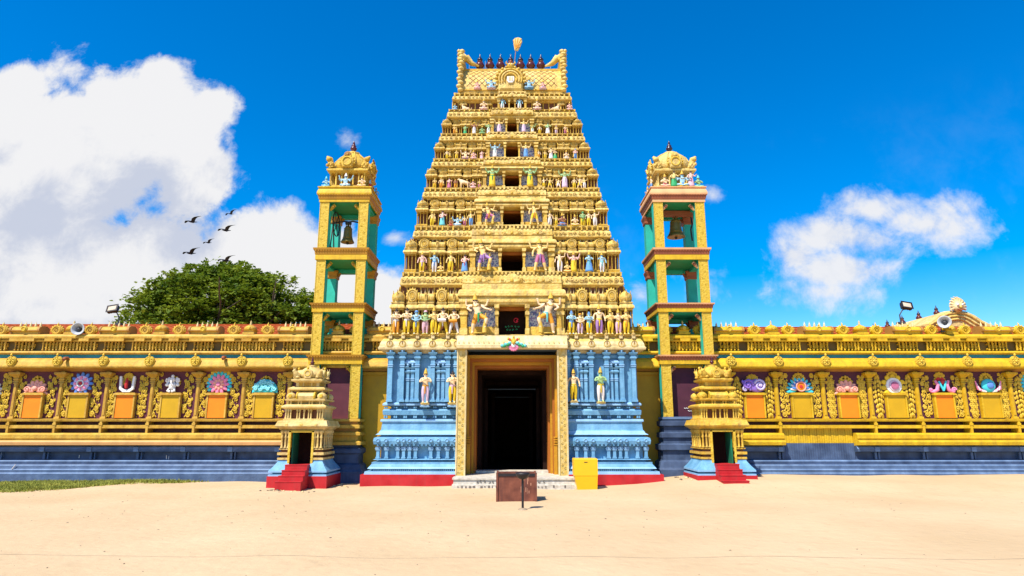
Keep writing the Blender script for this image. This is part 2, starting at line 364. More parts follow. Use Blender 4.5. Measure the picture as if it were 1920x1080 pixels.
def figure(arms, legs=None, lean=0.0, skirt=None, sit=False, crown='tall', halo=False, prop=None, turn=0.0, bare=False):
    v = []; e = []; r = []; t = []
    def nd(p, q, par=None, tg=None):
        v.append(tuple(p)); r.append(q); i = len(v) - 1
        if par is not None: e.append((par, i)); t.append(tg)
        return i
    dz = -.34 if sit else 0
    pel = nd((0, 0, .47 + dz), (.078, .062))
    wa = nd((lean * .35, -.005, .555 + dz), (.066, .052), pel, 'cloth' if skirt else 'skin')
    ch = nd((lean * .7, -.01, .655 + dz), (.088, .062), wa, 'skin')
    nk = nd((lean, -.005, .745 + dz), .034, ch, 'skin')
    hd = nd((lean * 1.1 + turn * .01, -.012, .805 + dz), (.050, .054), nk, 'skin')
    nd((lean * 1.12, -.008, .855 + dz), (.043, .046), hd, 'hair')
    for L in arms:
        sx = 1 if L[0][0] > 0 else -1
        sh = nd((sx * .105 + lean * .85, 0, .70 + dz), .036, ch, 'skin')
        el = nd((L[0][0] + lean * .8, L[0][1], L[0][2] + dz), .027, sh, 'skin')
        wr = nd((L[1][0] + lean * .8, L[1][1], L[1][2] + dz), .018, el, 'skin')
    legs = legs or [((-.055, -.015, .25), (-.052, .01, .05)), ((.055, -.015, .25), (.052, .01, .05))]
    for k, (kn, an) in enumerate(legs):
        sx = 1 if kn[0] > 0 else -1
        hp = nd((sx * .048, 0, .44 + dz), .064, pel, 'cloth')
        k_ = nd(kn, .047, hp, 'cloth'); a_ = nd(an, .029, k_, 'skin' if sit or bare else 'cloth')
        nd((an[0] + sx * .012, an[1] - .06, max(.018, an[2] - .028)), .021, a_, 'skin')
    V, Fc, S = grow(v, e, r, t)
    mb = MB()
    mb.v = list(V); mb.f = [list(f) for f in Fc]; mb.m = list(S); mb.sm = [True] * len(Fc)
    # face, ears, necklace, belt, headdress
    hx, hy, hz = v[4]
    for s_ in (-1, 1):
        mb.ball((hx + s_ * .019, hy - .045, hz + .008), (.008, .006, .006), 'hair', 6, 4)
        mb.ball((hx + s_ * .051, hy, hz), (.010, .014, .020), 'skin', 6, 4)
    mb.ball((hx, hy - .053, hz - .008), (.008, .012, .013), 'skin', 6, 4)
    mb.ball((hx, hy - .046, hz - .028), (.014, .007, .005), 'sash', 6, 4)
    mb.ring(v[3][0], v[3][2] - .03, -.062, .05, .010, 'gold', 10, PI, 2 * PI, flat=.7)
    mb.lathe(0, 0, [(.078, .485 + dz), (.086, .495 + dz), (.086, .515 + dz), (.074, .525 + dz)], 'sash', 12, sy=.8)
    mb.tube([(0, -.075, .50 + dz), (0, -.085, .40 + dz), (0, -.07, max(.24, .27 + dz) if not sit else .06)], [.022, .02, .012], 'sash', 6)
    z0 = hz + .028
    if crown == 'tall':
        mb.lathe(hx, hy + .004, [(.053, z0), (.056, z0 + .018), (.045, z0 + .03), (.048, z0 + .055), (.035, z0 + .07), (.036, z0 + .095), (.022, z0 + .115), (.020, z0 + .135), (.005, z0 + .165)], 'gold', 10)
    elif crown == 'bun':
        mb.ball((hx, hy + .01, z0 + .02), (.052, .05, .036), 'hair', 8, 5); mb.ball((hx, hy + .01, z0 + .065), .026, 'hair', 8, 5)
    elif crown == 'cap':
        mb.lathe(hx, hy + .004, [(.054, z0 - .005), (.055, z0 + .03), (.038, z0 + .05), (.005, z0 + .06)], 'sash', 10)
    if halo:
        mb.ring(hx, hz + .02, hy + .04, .105, .014, 'gold', 16, flat=.5); mb.petals(hx, hz + .02, hy + .03, .105, .15, 13, 'gold', w=.5, th=.02)
    for L in arms:
        d = Vector(L[1]) - Vector(L[0]); hand(mb, (L[1][0] + lean * .8, L[1][1], L[1][2] + dz), d, 1.0)
    if skirt:
        w = skirt
        mb.lathe(0, 0, [(.078, .50), (.10, .44), (.10 + w * .3, .30), (.10 + w * .7, .14), (.10 + w, .045), (.09 + w, .04)], 'cloth', 16, rib=.05, sy=.75)
    if prop == 'staff':
        mb.tube([(arms[0][1][0], arms[0][1][1] - .01, .03), (arms[0][1][0], arms[0][1][1] - .01, .92)], .011, 'gold', 5)
        mb.ball((arms[0][1][0], arms[0][1][1] - .01, .93), (.03, .02, .045), 'gold', 6, 4)
    if prop == 'club':
        mb.tube([(.13, -.10, .02), (.13, -.10, .16), (.135, -.10, .30), (.15, -.09, .50)], [.05, .045, .022, .014], 'gold', 8)
    if prop == 'drum':
        T = mb.T; mb.T = Matrix.Translation((-.02, -.12, .47)) @ Matrix.Rotation(PI / 2, 4, 'Y') @ Matrix.Translation((0, 0, -.12))
        mb.lathe(0, 0, [(.045, 0), (.062, .06), (.065, .12), (.062, .18), (.045, .24)], 'sash', 10); mb.T = T
    if prop == 'lotus':
        mb.lathe(0, 0, [(.15, .0), (.19, .03), (.17, .06), (.10, .075)], 'cloth', 16, rib=.08, sy=.8)
    if not sit: mb.lathe(0, -.01, [(.11, 0), (.12, .004), (.115, .02), (.10, .024)], 'gold', 12)
    return mb.mesh('statue', slots=SL)
A_DOWN = lambda s: ((s * .155, .01, .585), (s * .165, -.045, .475))
A_PRAY = lambda s: ((s * .15, -.03, .60), (s * .018, -.125, .65))
A_FOLD = lambda s: ((s * .155, -.035, .60), (-s * .03, -.115, .61 - .02 * s))
A_CLASP = lambda s: ((s * .155, -.01, .585), (s * .02, -.11, .50))
A_UP = lambda s: ((s * .185, -.02, .70), (s * .20, -.07, .83))
A_OUT = lambda s: ((s * .16, -.03, .60), (s * .20, -.12, .66))
A_BACK = lambda s: ((s * .20, .03, .71), (s * .235, .0, .86))
SIT = [((-.17, -.09, .09), (.03, -.14, .05)), ((.17, -.09, .09), (-.03, -.14, .05))]
DANCE = [((-.10, -.01, .25), (-.12, .02, .05)), ((.17, -.10, .36), (.13, -.09, .17))]
STRIDE = [((-.09, -.03, .25), (-.13, .0, .05)), ((.09, -.03, .26), (.13, -.02, .05))]
FIG = {
 'stand': figure([A_DOWN(-1), A_DOWN(1)]),
 'pray': figure([A_PRAY(-1), A_PRAY(1)]),
 'pray_bun': figure([A_PRAY(-1), A_PRAY(1)], crown='bun'),
 'fold': figure([A_FOLD(-1), A_FOLD(1)], crown='bun'),
 'clasp': figure([A_CLASP(-1), A_CLASP(1)], crown='cap'),
 'lady': figure([A_CLASP(-1), A_OUT(1)], skirt=.05, crown='bun', lean=.015),
 'bless': figure([A_DOWN(-1), A_UP(1)], lean=-.015),
 'gown': figure([A_PRAY(-1), A_PRAY(1)], skirt=.07),
 'four': figure([A_OUT(-1), A_OUT(1), A_BACK(-1), A_BACK(1)], skirt=.02),
 'four_halo': figure([A_OUT(-1), A_OUT(1), A_BACK(-1), A_BACK(1)], skirt=.02, halo=True),
 'guard': figure([((-.17, -.03, .62), (-.10, -.13, .56)), ((.19, -.05, .62), (.30, -.11, .58)), ((-.20, .03, .70), (-.20, .0, .83)), ((.21, .03, .70), (.24, .0, .82))], legs=DANCE, lean=-.07, prop='club', bare=True),
 'stride': figure([A_UP(-1), A_DOWN(1), A_BACK(1)], legs=STRIDE, lean=.02, bare=True),
 'staff': figure([((-.16, -.04, .60), (-.17, -.12, .64)), A_DOWN(1)], prop='staff'),
 'drummer': figure([((-.155, -.03, .59), (-.14, -.12, .54)), ((.155, -.03, .59), (.11, -.13, .55))], legs=STRIDE, crown='bun', prop='drum'),
 'sit': figure([A_PRAY(-1), A_PRAY(1)], legs=SIT, sit=True, prop='lotus'),
 'sit_four': figure([A_OUT(-1), A_OUT(1), A_BACK(-1), A_BACK(1)], legs=SIT, sit=True, prop='lotus'),
}
def beast(kind):
    """a cow standing or a lion lying, facing left (towards -x)"""
    if kind == 'cow':
        v = [(.30, 0, .62), (.05, 0, .60), (-.22, 0, .64), (-.38, 0, .78), (-.46, 0, .90), (-.60, 0, .82)]
        r = [.16, .18, .17, .11, .085, .05]; e = [(0, 1), (1, 2), (2, 3), (3, 4), (4, 5)]
        for x, par, s_ in ((-.24, 2, -1), (-.24, 2, 1), (.30, 0, -1), (.30, 0, 1)):
            i = len(v); bx = .05 if x > 0 else -.02
            v += [(x, s_ * .10, .45), (x + bx, s_ * .10, .24), (x + bx * .4, s_ * .10, .03)]; r += [.085, .045, .035]; e += [(par, i), (i, i + 1), (i + 1, i + 2)]
        i = len(v); v += [(.46, 0, .60), (.50, 0, .34), (.50, 0, .22)]; r += [.025, .018, .03]; e += [(0, i), (i, i + 1), (i + 1, i + 2)]
    else:
        v = [(.32, 0, .24), (.05, 0, .22), (-.24, 0, .30), (-.36, 0, .48), (-.42, 0, .60), (-.52, 0, .56)]
        r = [.16, .15, .17, .17, .13, .07]; e = [(0, 1), (1, 2), (2, 3), (3, 4), (4, 5)]
        for s_ in (-1, 1):
            i = len(v); v += [(-.30, s_ * .12, .12), (-.55, s_ * .12, .05), (-.64, s_ * .12, .04)]; r += [.07, .05, .05]; e += [(2, i), (i, i + 1), (i + 1, i + 2)]
            i = len(v); v += [(.30, s_ * .16, .18), (.12, s_ * .2, .10), (.02, s_ * .2, .045)]; r += [.10, .06, .045]; e += [(0, i), (i, i + 1), (i + 1, i + 2)]
        i = len(v); v += [(.50, 0, .14), (.62, .0, .20), (.60, 0, .36)]; r += [.03, .025, .045]; e += [(0, i), (i, i + 1), (i + 1, i + 2)]
    V, Fc, S = grow(v, e, r, ['skin'] * len(e))
    mb = MB(); mb.add(V, Fc, 'skin', True)
    h = Vector(v[4])
    for s_ in (-1, 1):
        mb.ball((h.x - .05, s_ * .07, h.z + .03), .014, 'hair', 6, 4)
        mb.ball((h.x + .04, s_ * .10, h.z + .03), (.03, .045, .025), 'skin', 6, 4)
        if kind == 'cow': mb.tube([(h.x, s_ * .05, h.z + .06), (h.x - .01, s_ * .11, h.z + .12), (h.x - .03, s_ * .09, h.z + .20)], [.022, .018, .006], 'gold', 6)
    if kind == 'cow':
        mb.ball((-.20, 0, .80), (.09, .07, .07), 'skin', 8, 5); mb.ball((0, 0, .6), .01, 'sash', 4, 3)
    else:
        for k in range(12):
            a = 2 * PI * k / 12; mb.ball((h.x + .07, .15 * math.cos(a), h.z + .15 * math.sin(a) - .02), (.06, .05, .05), 'gold', 6, 4)
        mb.box(-.68, .58, -.2, .2, 0, .03, 'gold')
    for q in ('cloth',): mb.ball((0, 0, .4 if kind == 'cow' else .2), .01, q, 4, 3)
    return mb.mesh('statue', slots=SL)
FIG['cow'] = beast('cow'); FIG['lion'] = beast('lion')
def cols(skin, cloth, sash='cloth_orange', gold='tower_gold', hair='hair_dark'):
    return ['skin_' + skin, 'cloth_' + cloth, gold, hair, sash]
# ------------------------------------------------------------------ gate tower
rng = random.Random(7)
YW = 19.95; HX = 3.80; YBK = 25.2; XJ = 1.64
gate = thing('gate_tower', (0, 19.4, 0), 'tall tapering cream and gold temple gate tower crowded with painted statues on a blue base', 'temple tower')
def corner(mb, sgn, prof, y1=YBK, xin=XJ):
    rings = []
    for p in prof:
        o, v = p[0], p[1]; z = zv(v, YW - o) if v > 60 else v; xo = sgn * (HX + o); xi = sgn * xin
        rings.append([(xo, YW - o, z), (xi, YW - o, z), (xi, y1, z), (xo, y1, z)])
    mb.loft(rings, [p[2] for p in prof])
for s in (-1, 1):
    m = MB(); corner(m, s, [(.56, 0.0, 'red'), (.56, 890, 'red')]); m.v = [(x, y, max(z, -.05)) for x, y, z in m.v]
    build(m, 'plinth', gate)
    m = MB()
    B, Lt = 'sky_blue', 'sky_blue_light'
    corner(m, s, [(.48, 890.5, Lt), (.46, 884, B), (.30, 883, B), (.30, 880, Lt), (.40, 879, Lt), (.37, 876, B), (.30, 870, B), (.30, 866.5, B), (.14, 866, B), (.14, 863.5, B), (.27, 862, B), (.25, 861, B), (.08, 860, B), (.08, 838, B), (.20, 837, B), (.20, 834, B),
                  (.27, 833, B), (.29, 827, B), (.27, 821, B), (.10, 817, B), (.10, 816, Lt), (.24, 815, Lt), (.16, 812, Lt), (.13, 808, B), (.10, 806, B), (.08, 792, Lt), (.13, 790, Lt), (.12, 786, B), (-.13, 785, B), (-.13, 779, B), (.07, 778, B), (.085, 770, B), (.05, 767, B), (-.13, 766, B), (-.13, 762, Lt), (.09, 760, Lt), (.09, 757, Lt), (.05, 755, B), (.0, 754, B), (.0, 672, B), (.05, 671, B), (.05, 666, B), (0, 665, B), (0, 652, B)])
    # carved rosettes, bead rows and dentils on the mouldings
    def X(u): return abs(xu(u, 780, YW))
    for u in (709, 724, 746, 757, 768, 779, 808, 822, 838, 853):
        x = s * (abs(xu(u, 826, YW - .29))); z = zv(826, YW - .3)
        m.disc(x, z, YW - .33, .065, Lt, .05, 10); m.ring(x, z, YW - .335, .045, .012, B, 9)
    for k in range(40):
        x = s * (XJ + .06 + k * (HX + .2 - XJ) / 40)
        if k % 2 == 0: m.box(x - .018, x + .018, YW - .285, YW - .2, zv(836, YW - .25), zv(832.5, YW - .25), B)
        m.box(x - .014, x + .014, YW - .405, YW - .33, zv(882.5, YW - .4), zv(880.5, YW - .4), B)
        if k % 5 in (0, 1): m.box(x - .022, x + .022, YW - .06, YW + .02, zv(784, YW), zv(779.5, YW), B); m.box(x - .022, x + .022, YW - .06, YW + .02, zv(765.5, YW), zv(762.5, YW), B)
    for u in (709, 725, 746, 757, 768, 779, 808, 822, 839, 855):
        x = s * abs(xu(u, 848, YW - .16)); z0, z1 = zv(860, YW - .2), zv(838, YW - .2)
        m.box(x - .045, x + .045, YW - .205, YW - .06, z0, z1, B)
        for q, w in ((.72, .07), (.83, .085), (.94, .075)): m.box(x - w, x + w, YW - .225, YW - .1, z0 + (z1 - z0) * q, z0 + (z1 - z0) * (q + .07), Lt)
        m.box(x - .06, x + .06, YW - .22, YW - .1, z0 + .003, z0 + .05, B)
    build(m, 'blue_base', gate)
def pilaster(x, z0, z1, w, y, mat, mat2, d=.13):
    m = MB(); h = z1 - z0
    m.box(x - w, x + w, y - d, y + .05, z0 + .10, z1 - .30, mat)
    m.box(x - w * 1.45, x + w * 1.45, y - d - .04, y + .05, z0 + .002, z0 + .06, mat); m.box(x - w * 1.2, x + w * 1.2, y - d - .02, y + .05, z0 + .06, z0 + .10, mat)
    zz = z1 - .52
    for dz, k in ((0, 1.15), (.05, 1.3)): m.box(x - w * k, x + w * k, y - d - .02, y + .05, zz + dz, zz + dz + .025, mat2)
    m.rect(x, y, w, d, [(.0, z1 - .30), (.035, z1 - .27), (.045, z1 - .24), (.01, z1 - .20), (.005, z1 - .18), (.05, z1 - .14), (.07, z1 - .11), (.07, z1 - .09), (.0, z1 - .085), (.0, z1 - .002)], mat)
    m.ball((x, y - d - .05, z1 - .045), (.035, .03, .04), mat2, 6, 4)
    return m
for s in (-1, 1):
    for u in (733, 755, 783, 812, 840, 855):
        x = s * abs(xu(u, 715, YW)); build(pilaster(x, zv(754, YW), zv(657, YW), .062, YW, 'sky_blue', 'sky_blue_light', .17), 'pilaster', gate)
    for u in (765, 774, 822, 831):
        x = s * abs(xu(u, 715, YW)); build(pilaster(x, zv(754, YW), zv(682, YW), .045, YW, 'sky_blue', 'sky_blue_light', .08), 'pilaster', gate)
    for u in (769, 826):
        x = s * abs(xu(u, 700, YW)); m = MB(); z = zv(683, YW); m.rect(x, YW, .14, .10, [(0, z), (.03, z + .03), (.03, z + .06), (.0, z + .08), (-.02, z + .12)], 'sky_blue_light'); build(m, 'niche_hood', gate)
# gate: jamb posts, lintel, nested portal, passage
YJ = 19.5
zf = .29
zl = zv(655, YJ)
for s in (-1, 1):
    m = MB(); x0, x1 = s * 1.365, s * 1.635
    m.box(min(x0, x1), max(x0, x1), YJ, YW + .4, zf - .02, zl, 'jamb_gold')
    xa, xb = min(x0, x1), max(x0, x1)
    m.box(xa - .012, xa + .03, YJ - .02, YJ + .1, zf - .02, zl - .02, 'lintel_cream'); m.box(xb - .03, xb + .012, YJ - .02, YJ + .1, zf - .02, zl - .02, 'lintel_cream')
    for k in range(34):     # vine carved up the post
        z = zf + .1 + k * (zl - zf - .2) / 34
        m.curl((x0 + x1) / 2 + .045 * (1 if k % 2 else -1), z, YJ - .002, .05, 'jamb_gold', 1.1, k, 1 if k % 2 else -1, .007, 8)
    build(m, 'door_jamb', gate)
m = MB()
zt = zv(627, 19.4)
# central beam: cream kapota with fine ribs
yB = 19.36
m.xprism([(yB + .06, zl), (yB, zl + .03), (yB, zl + .12), (yB + .05, zl + .15), (yB + .10, zl + .26), (yB + .20, zt - .03), (yB + .20, zt), (YW + .3, zt), (YW + .3, zl)], -1.66, 1.66, 'lintel_cream')
for k in range(22): m.box(-1.6 + k * .15, -1.592 + k * .15, yB + .03, yB + .1, zl + .16, zl + .22, 'tower_gold')
build(m, 'lintel', gate)
m = MB()       # lotus and garland crest over the door
x, z = px(963, 642, 19.36); y = 19.33
m.petals(x, z - .10, y, .02, .17, 7, 'emblem_rose', R(200), R(340), .4, .05, False); m.disc(x, z - .08, y - .02, .07, 'white', .05)
for s in (-1, 1):
    for k in range(5): m.ball((x + s * (.12 + .055 * k), y, z - .06 - .03 * (k % 2) + .02 * (2 - k)), (.06, .05, .05), 'cloth_green' if k % 2 else 'cloth_aqua', 7, 5)
    for k in range(3): m.ball((x + s * (.06 + .05 * k), y - .01, z + .06 + .02 * k), (.03, .03, .05), 'cloth_red' if k == 1 else 'relief_gold', 6, 4)
m.ball((x, y - .02, z + .02), (.06, .05, .10), 'relief_gold', 8, 6); m.ball((x, y - .02, z + .14), (.035, .035, .06), 'relief_gold', 7, 5)
build(m, 'crest', gate, 'green, pink and gold lotus crest above the doorway')
# side entablature: wide kudu band
for s in (-1, 1):
    m = MB()
    zb, z1 = zv(655, 19.7), zv(634, 19.7); ztop = zv(627, 19.75)
    def ring(o, z): 
        a, b = s * 1.661, s * (HX + o)
        return [(b, YW - o, z), (a, YW - o, z), (a, YBK, z), (b, YBK, z)]
    m.loft([ring(*q) for q in ((.02, zb - .10), (.10, zb - .03), (.26, zb), (.27, zb + .06), (.235, zb + .09), (.225, zb + .17), (.19, zb + .25), (.13, z1), (.05, z1 + .01), (.05, ztop - .03), (.14, ztop - .028), (.14, ztop))], ['lintel_cream'] * 3 + ['lintel_cream'] * 3 + ['tower_cream'] * 6)
    for u in (731, 755, 782, 811, 839, 857):
        x = s * abs(xu(u, 643, 19.72)); zc = zb + .17
        m.disc(x, zc, YW - .265, .11, 'lintel_cream', .07, 14); m.ring(x, zc, YW - .27, .095, .009, 'tower_gold', 14); m.ball((x, YW - .268, zc + .03), (.016, .014, .04), 'shade_and_trim_brown', 6, 4); m.ball((x, YW - .262, zc - .02), (.028, .012, .022), 'tower_gold', 6, 4)
        for q in (-1, 1): m.disc(x + q * .10, zc - .055, YW - .25, .055, 'lintel_cream', .05, 10)
        m.box(x - .05, x + .05, YW - .20, YW - .06, z1 + .0, ztop + .03, 'lintel_cream'); m.ball((x, YW - .2, ztop + .01), (.05, .03, .05), 'tower_cream', 6, 4)
    build(m, 'kudu_cornice', gate)
m = MB(); zc = zl - .002
m.box(-1.36, 1.36, 20.62, 20.9, zc - .33, zc, 'dark_beam'); m.box(-1.364, 1.364, 19.56, 20.6, zc - .003, zc + .2, 'dark_beam')
for k in range(4):      # nested frames step inwards
    xo = 1.364 - .065 * k; xi = xo - .065; y0 = 20.0 + .17 * k; zo = zc - .12 - .09 * k
    mt = ('portal_yellow', 'portal_orange', 'portal_yellow', 'portal_orange')[k]
    for s in (-1, 1): m.box(min(s * xi, s * xo), max(s * xi, s * xo), y0, 21.2, zf, zo, mt)
    m.box(-xi, xi, y0, 21.2, zo - .09, zo, mt)
for s in (-1, 1): m.box(min(s * 1.366, s * 1.64), max(s * 1.366, s * 1.64), YW + .4, 23.5, zf, zc, 'portal_yellow')
for s in (-1, 1):
    xa = s * 1.30
    for q in (0, 1, 2): m.box(xa - .02, xa + .02, 19.98 - .0, 20.02, zf + .05, zf + .9, 'portal_yellow')
    m.box(min(xa - .05, xa + .05), max(xa - .05, xa + .05), 19.93, 20.0, zf, zf + .85, 'portal_yellow')
    for q in range(4): m.box(xa - .06, xa + .06, 19.91, 20.01, zf + .85 + q * .07, zf + .885 + q * .07, 'portal_yellow')
build(m, 'portal_frame', gate)
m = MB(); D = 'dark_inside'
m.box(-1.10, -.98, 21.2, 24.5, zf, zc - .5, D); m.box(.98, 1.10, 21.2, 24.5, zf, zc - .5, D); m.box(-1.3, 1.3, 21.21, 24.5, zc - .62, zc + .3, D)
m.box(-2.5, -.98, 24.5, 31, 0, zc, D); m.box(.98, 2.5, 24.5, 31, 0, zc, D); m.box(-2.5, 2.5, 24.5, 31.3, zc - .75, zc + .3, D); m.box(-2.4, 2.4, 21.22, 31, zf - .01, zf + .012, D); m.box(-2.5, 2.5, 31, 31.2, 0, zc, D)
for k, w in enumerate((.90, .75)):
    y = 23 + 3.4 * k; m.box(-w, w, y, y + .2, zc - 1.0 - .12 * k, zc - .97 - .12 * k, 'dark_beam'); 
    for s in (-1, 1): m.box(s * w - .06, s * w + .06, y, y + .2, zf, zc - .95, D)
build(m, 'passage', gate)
# floor, threshold and steps
m = MB(); m.box(-1.62, 1.62, 18.98, 31, zf - .05, zf, 'stone_step'); m.box(-1.16, 1.16, 20.55, 21.1, zf, zf + .07, 'stone_step'); build(m, 'threshold', gate)
m = MB()
m.box(-1.66, 1.86, 18.62, 19.4, -.2, .105, 'stone_step'); m.box(-1.63, 1.83, 18.80, 19.38, .105, .235, 'stone_step'); m.box(-1.66, 1.86, 18.765, 19.41, .235, .282, 'stone_step')
for k in range(30):
    x = -1.5 + k * .105
    if rng.random() < .8: m.box(x, x + rng.uniform(.02, .07), 18.61, 18.64, .02 + rng.uniform(0, .03), .07 + rng.uniform(0, .03), 'step_mark')
for k, x in enumerate((-.95, -.86, -.76, -.62, -.52, -.42, .2, .34, .48, .6, .75, .9)):
    m.curl(x, .17, 18.797, .038, 'step_mark', .9, k * 1.3, 1 if k % 2 else -1, .007, 8)
build(m, 'step', gate)
# the four statues on the blue wall
for u, v0, v1, pose, c, lb in ((797, 757, 690, 'pray', cols('pale', 'mauve', 'cloth_orange'), 'statue with folded hands and a mauve skirt on the blue wall'),
                               (848, 757, 690, 'pray_bun', cols('pale', 'yellow', 'cloth_pink'), 'praying statue in a yellow skirt and pink sash beside the door'),
                               (1076, 753, 690, 'stand', cols('pale', 'yellow', 'cloth_yellow'), 'pale statue with lowered arms and a yellow skirt beside the door'),
                               (1127, 755, 688, 'pray', cols('green', 'white', 'cloth_yellow'), 'green chested statue with white legs on the blue wall')):
    Y = YW - .22; x, z0 = px(u, v0, Y); h = zv(v1, Y) - z0
    m = MB(); m.rect(x, Y + .03, .10, .12, [(.03, z0 - .10, 'sky_blue_light'), (.04, z0 - .07, 'sky_blue_light'), (.0, z0 - .05, 'pale_cream'), (.02, z0 - .015, 'pale_cream'), (.02, z0 + .0, 'pale_cream')]); build(m, 'pedestal', gate)
    place(FIG[pose], 'statue', (x, Y - .01, z0 + .002), (h * 1.1, h * 1.1, h), lb, 'statue', 'painted statues of the gate tower', mats=c)

# ---- unit kiosks (1 wide, 1 tall, wall at y=0, front at y=-.5)
def lower_storey(m, w, n, C='tower_cream', G='tower_gold', d=.42):
    m.rect(0, 0, w * .46, d, [(.03, 0), (.03, .035), (.0, .05), (.02, .075), (.02, .10), (0, .11)], G)
    m.box(-w * .40, w * .40, -d * .30, .02, .11, .56, 'shade_and_trim_brown')  # wall behind the colonnettes, coloured dark to stand in for recess shade
    for i in range(n):
        x = -w * .43 + w * .86 * i / max(1, n - 1)
        m.lathe(x, -d + .04, [(.030, .11), (.036, .13), (.026, .17), (.026, .40), (.040, .43), (.026, .46), (.045, .50), (.045, .53)], G, 6)
    for y in (-d * .5,):
        for x in (-w * .43, w * .43): m.lathe(x, y, [(.03, .11), (.026, .17), (.026, .40), (.04, .43), (.045, .53)], G, 6)
    m.rect(0, 0, w * .44, d - .02, [(.02, .53), (.04, .55)] + kap(.03, .57, .12, .645) + [(.02, .65), (.02, .68), (.05, .685), (.05, .70), (0, .705)], C)
def kiosk_corner():
    m = MB(); lower_storey(m, .92, 4)
    m.lathe(0, -.12, [(.34, .70), (.31, .735), (.40, .76), (.43, .79), (.40, .85), (.30, .91), (.16, .945), (.08, .955)], 'tower_cream', 16, rib=.03)
    m.lathe(0, -.12, [(.08, .95), (.10, .965), (.05, .98), (.06, .995), (.02, 1.03), (.005, 1.06)], 'tower_gold', 8)
    for a in (-1, 0, 1):
        x = a * .36; y = -.12 - (.40 if a == 0 else .16); m.disc(x, .81, y, .10, 'tower_gold', .06, 10); m.ball((x, y, .92), (.03, .03, .04), 'tower_gold', 6, 4)
    return m.mesh('corner_kiosk')
def kiosk_barrel():
    m = MB(); lower_storey(m, 1.0, 5)
    P = [(-.36, .70), (-.36, .735), (-.44, .76), (-.45, .80), (-.40, .85), (-.26, .895), (-.12, .905), (0, .90), (0, .70)]
    m.xprism(P, -.46, .46, 'tower_cream')
    for x in (-.47, .47): m.T = Matrix.Translation((x, 0, 0)) @ Matrix.Rotation(0, 4, 'Z'); m.xprism([(y * 1.08, .70 + (z - .70) * 1.12) for y, z in P], -.03, .03, 'tower_gold'); m.T = None
    for i in range(9): m.box(-.40 + i * .1 - .012, -.40 + i * .1 + .012, -.465, -.40, .75, .83, 'tower_gold')
    m.disc(0, .80, -.49, .11, 'tower_gold', .06, 12); m.ring(0, .80, -.50, .07, .016, 'tower_cream', 10)
    for x in (-.36, -.12, .12, .36): m.lathe(x, -.12, [(.035, .90), (.05, .92), (.03, .945), (.042, .96), (.012, .99), (.004, 1.03)], 'pale_cream', 7)
    return m.mesh('barrel_kiosk')
def arch_plaque():
    m = MB(); lower_storey(m, .70, 2, d=.30)
    m.box(-.30, .30, -.26, 0, .70, .74, 'tower_cream')
    m.ball((0, -.30, .33), (.10, .06, .10), 'tower_cream', 7, 5); m.ball((0, -.31, .45), (.07, .06, .045), 'tower_cream', 7, 5); m.ball((0, -.30, .24), (.16, .07, .05), 'tower_gold', 7, 4)
    m.prism([(-.22, .72)] + [(.40 * math.cos(a), .85 + .155 * math.sin(a)) for a in [R(205 - 230 * i / 12) for i in range(13)]] + [(.22, .72)], -.32, -.05, 'tower_cream', inset=.05)
    m.T = Matrix.Translation((0, 0, .85)) @ Matrix.Diagonal((1, 1, .42, 1)); m.ring(0, 0, -.33, .30, .025, 'tower_gold', 16); m.ring(0, 0, -.335, .19, .02, 'tower_cream', 12); m.petals(0, 0, -.33, .03, .17, 8, 'tower_gold', w=.4, th=.03); m.T = None
    for i in range(9):
        a = R(190 - 200 * i / 8); m.ball((.41 * math.cos(a), -.24, .855 + .16 * math.sin(a)), (.05, .04, .025), 'tower_gold', 6, 4)
    m.ball((0, -.24, .995), (.06, .05, .03), 'tower_gold', 6, 4); m.lathe(0, -.2, [(.03, 1.0), (.04, 1.02), (.01, 1.06)], 'tower_gold', 6)
    return m.mesh('arch_plaque')
KC, KB, KP = kiosk_corner(), kiosk_barrel(), arch_plaque()

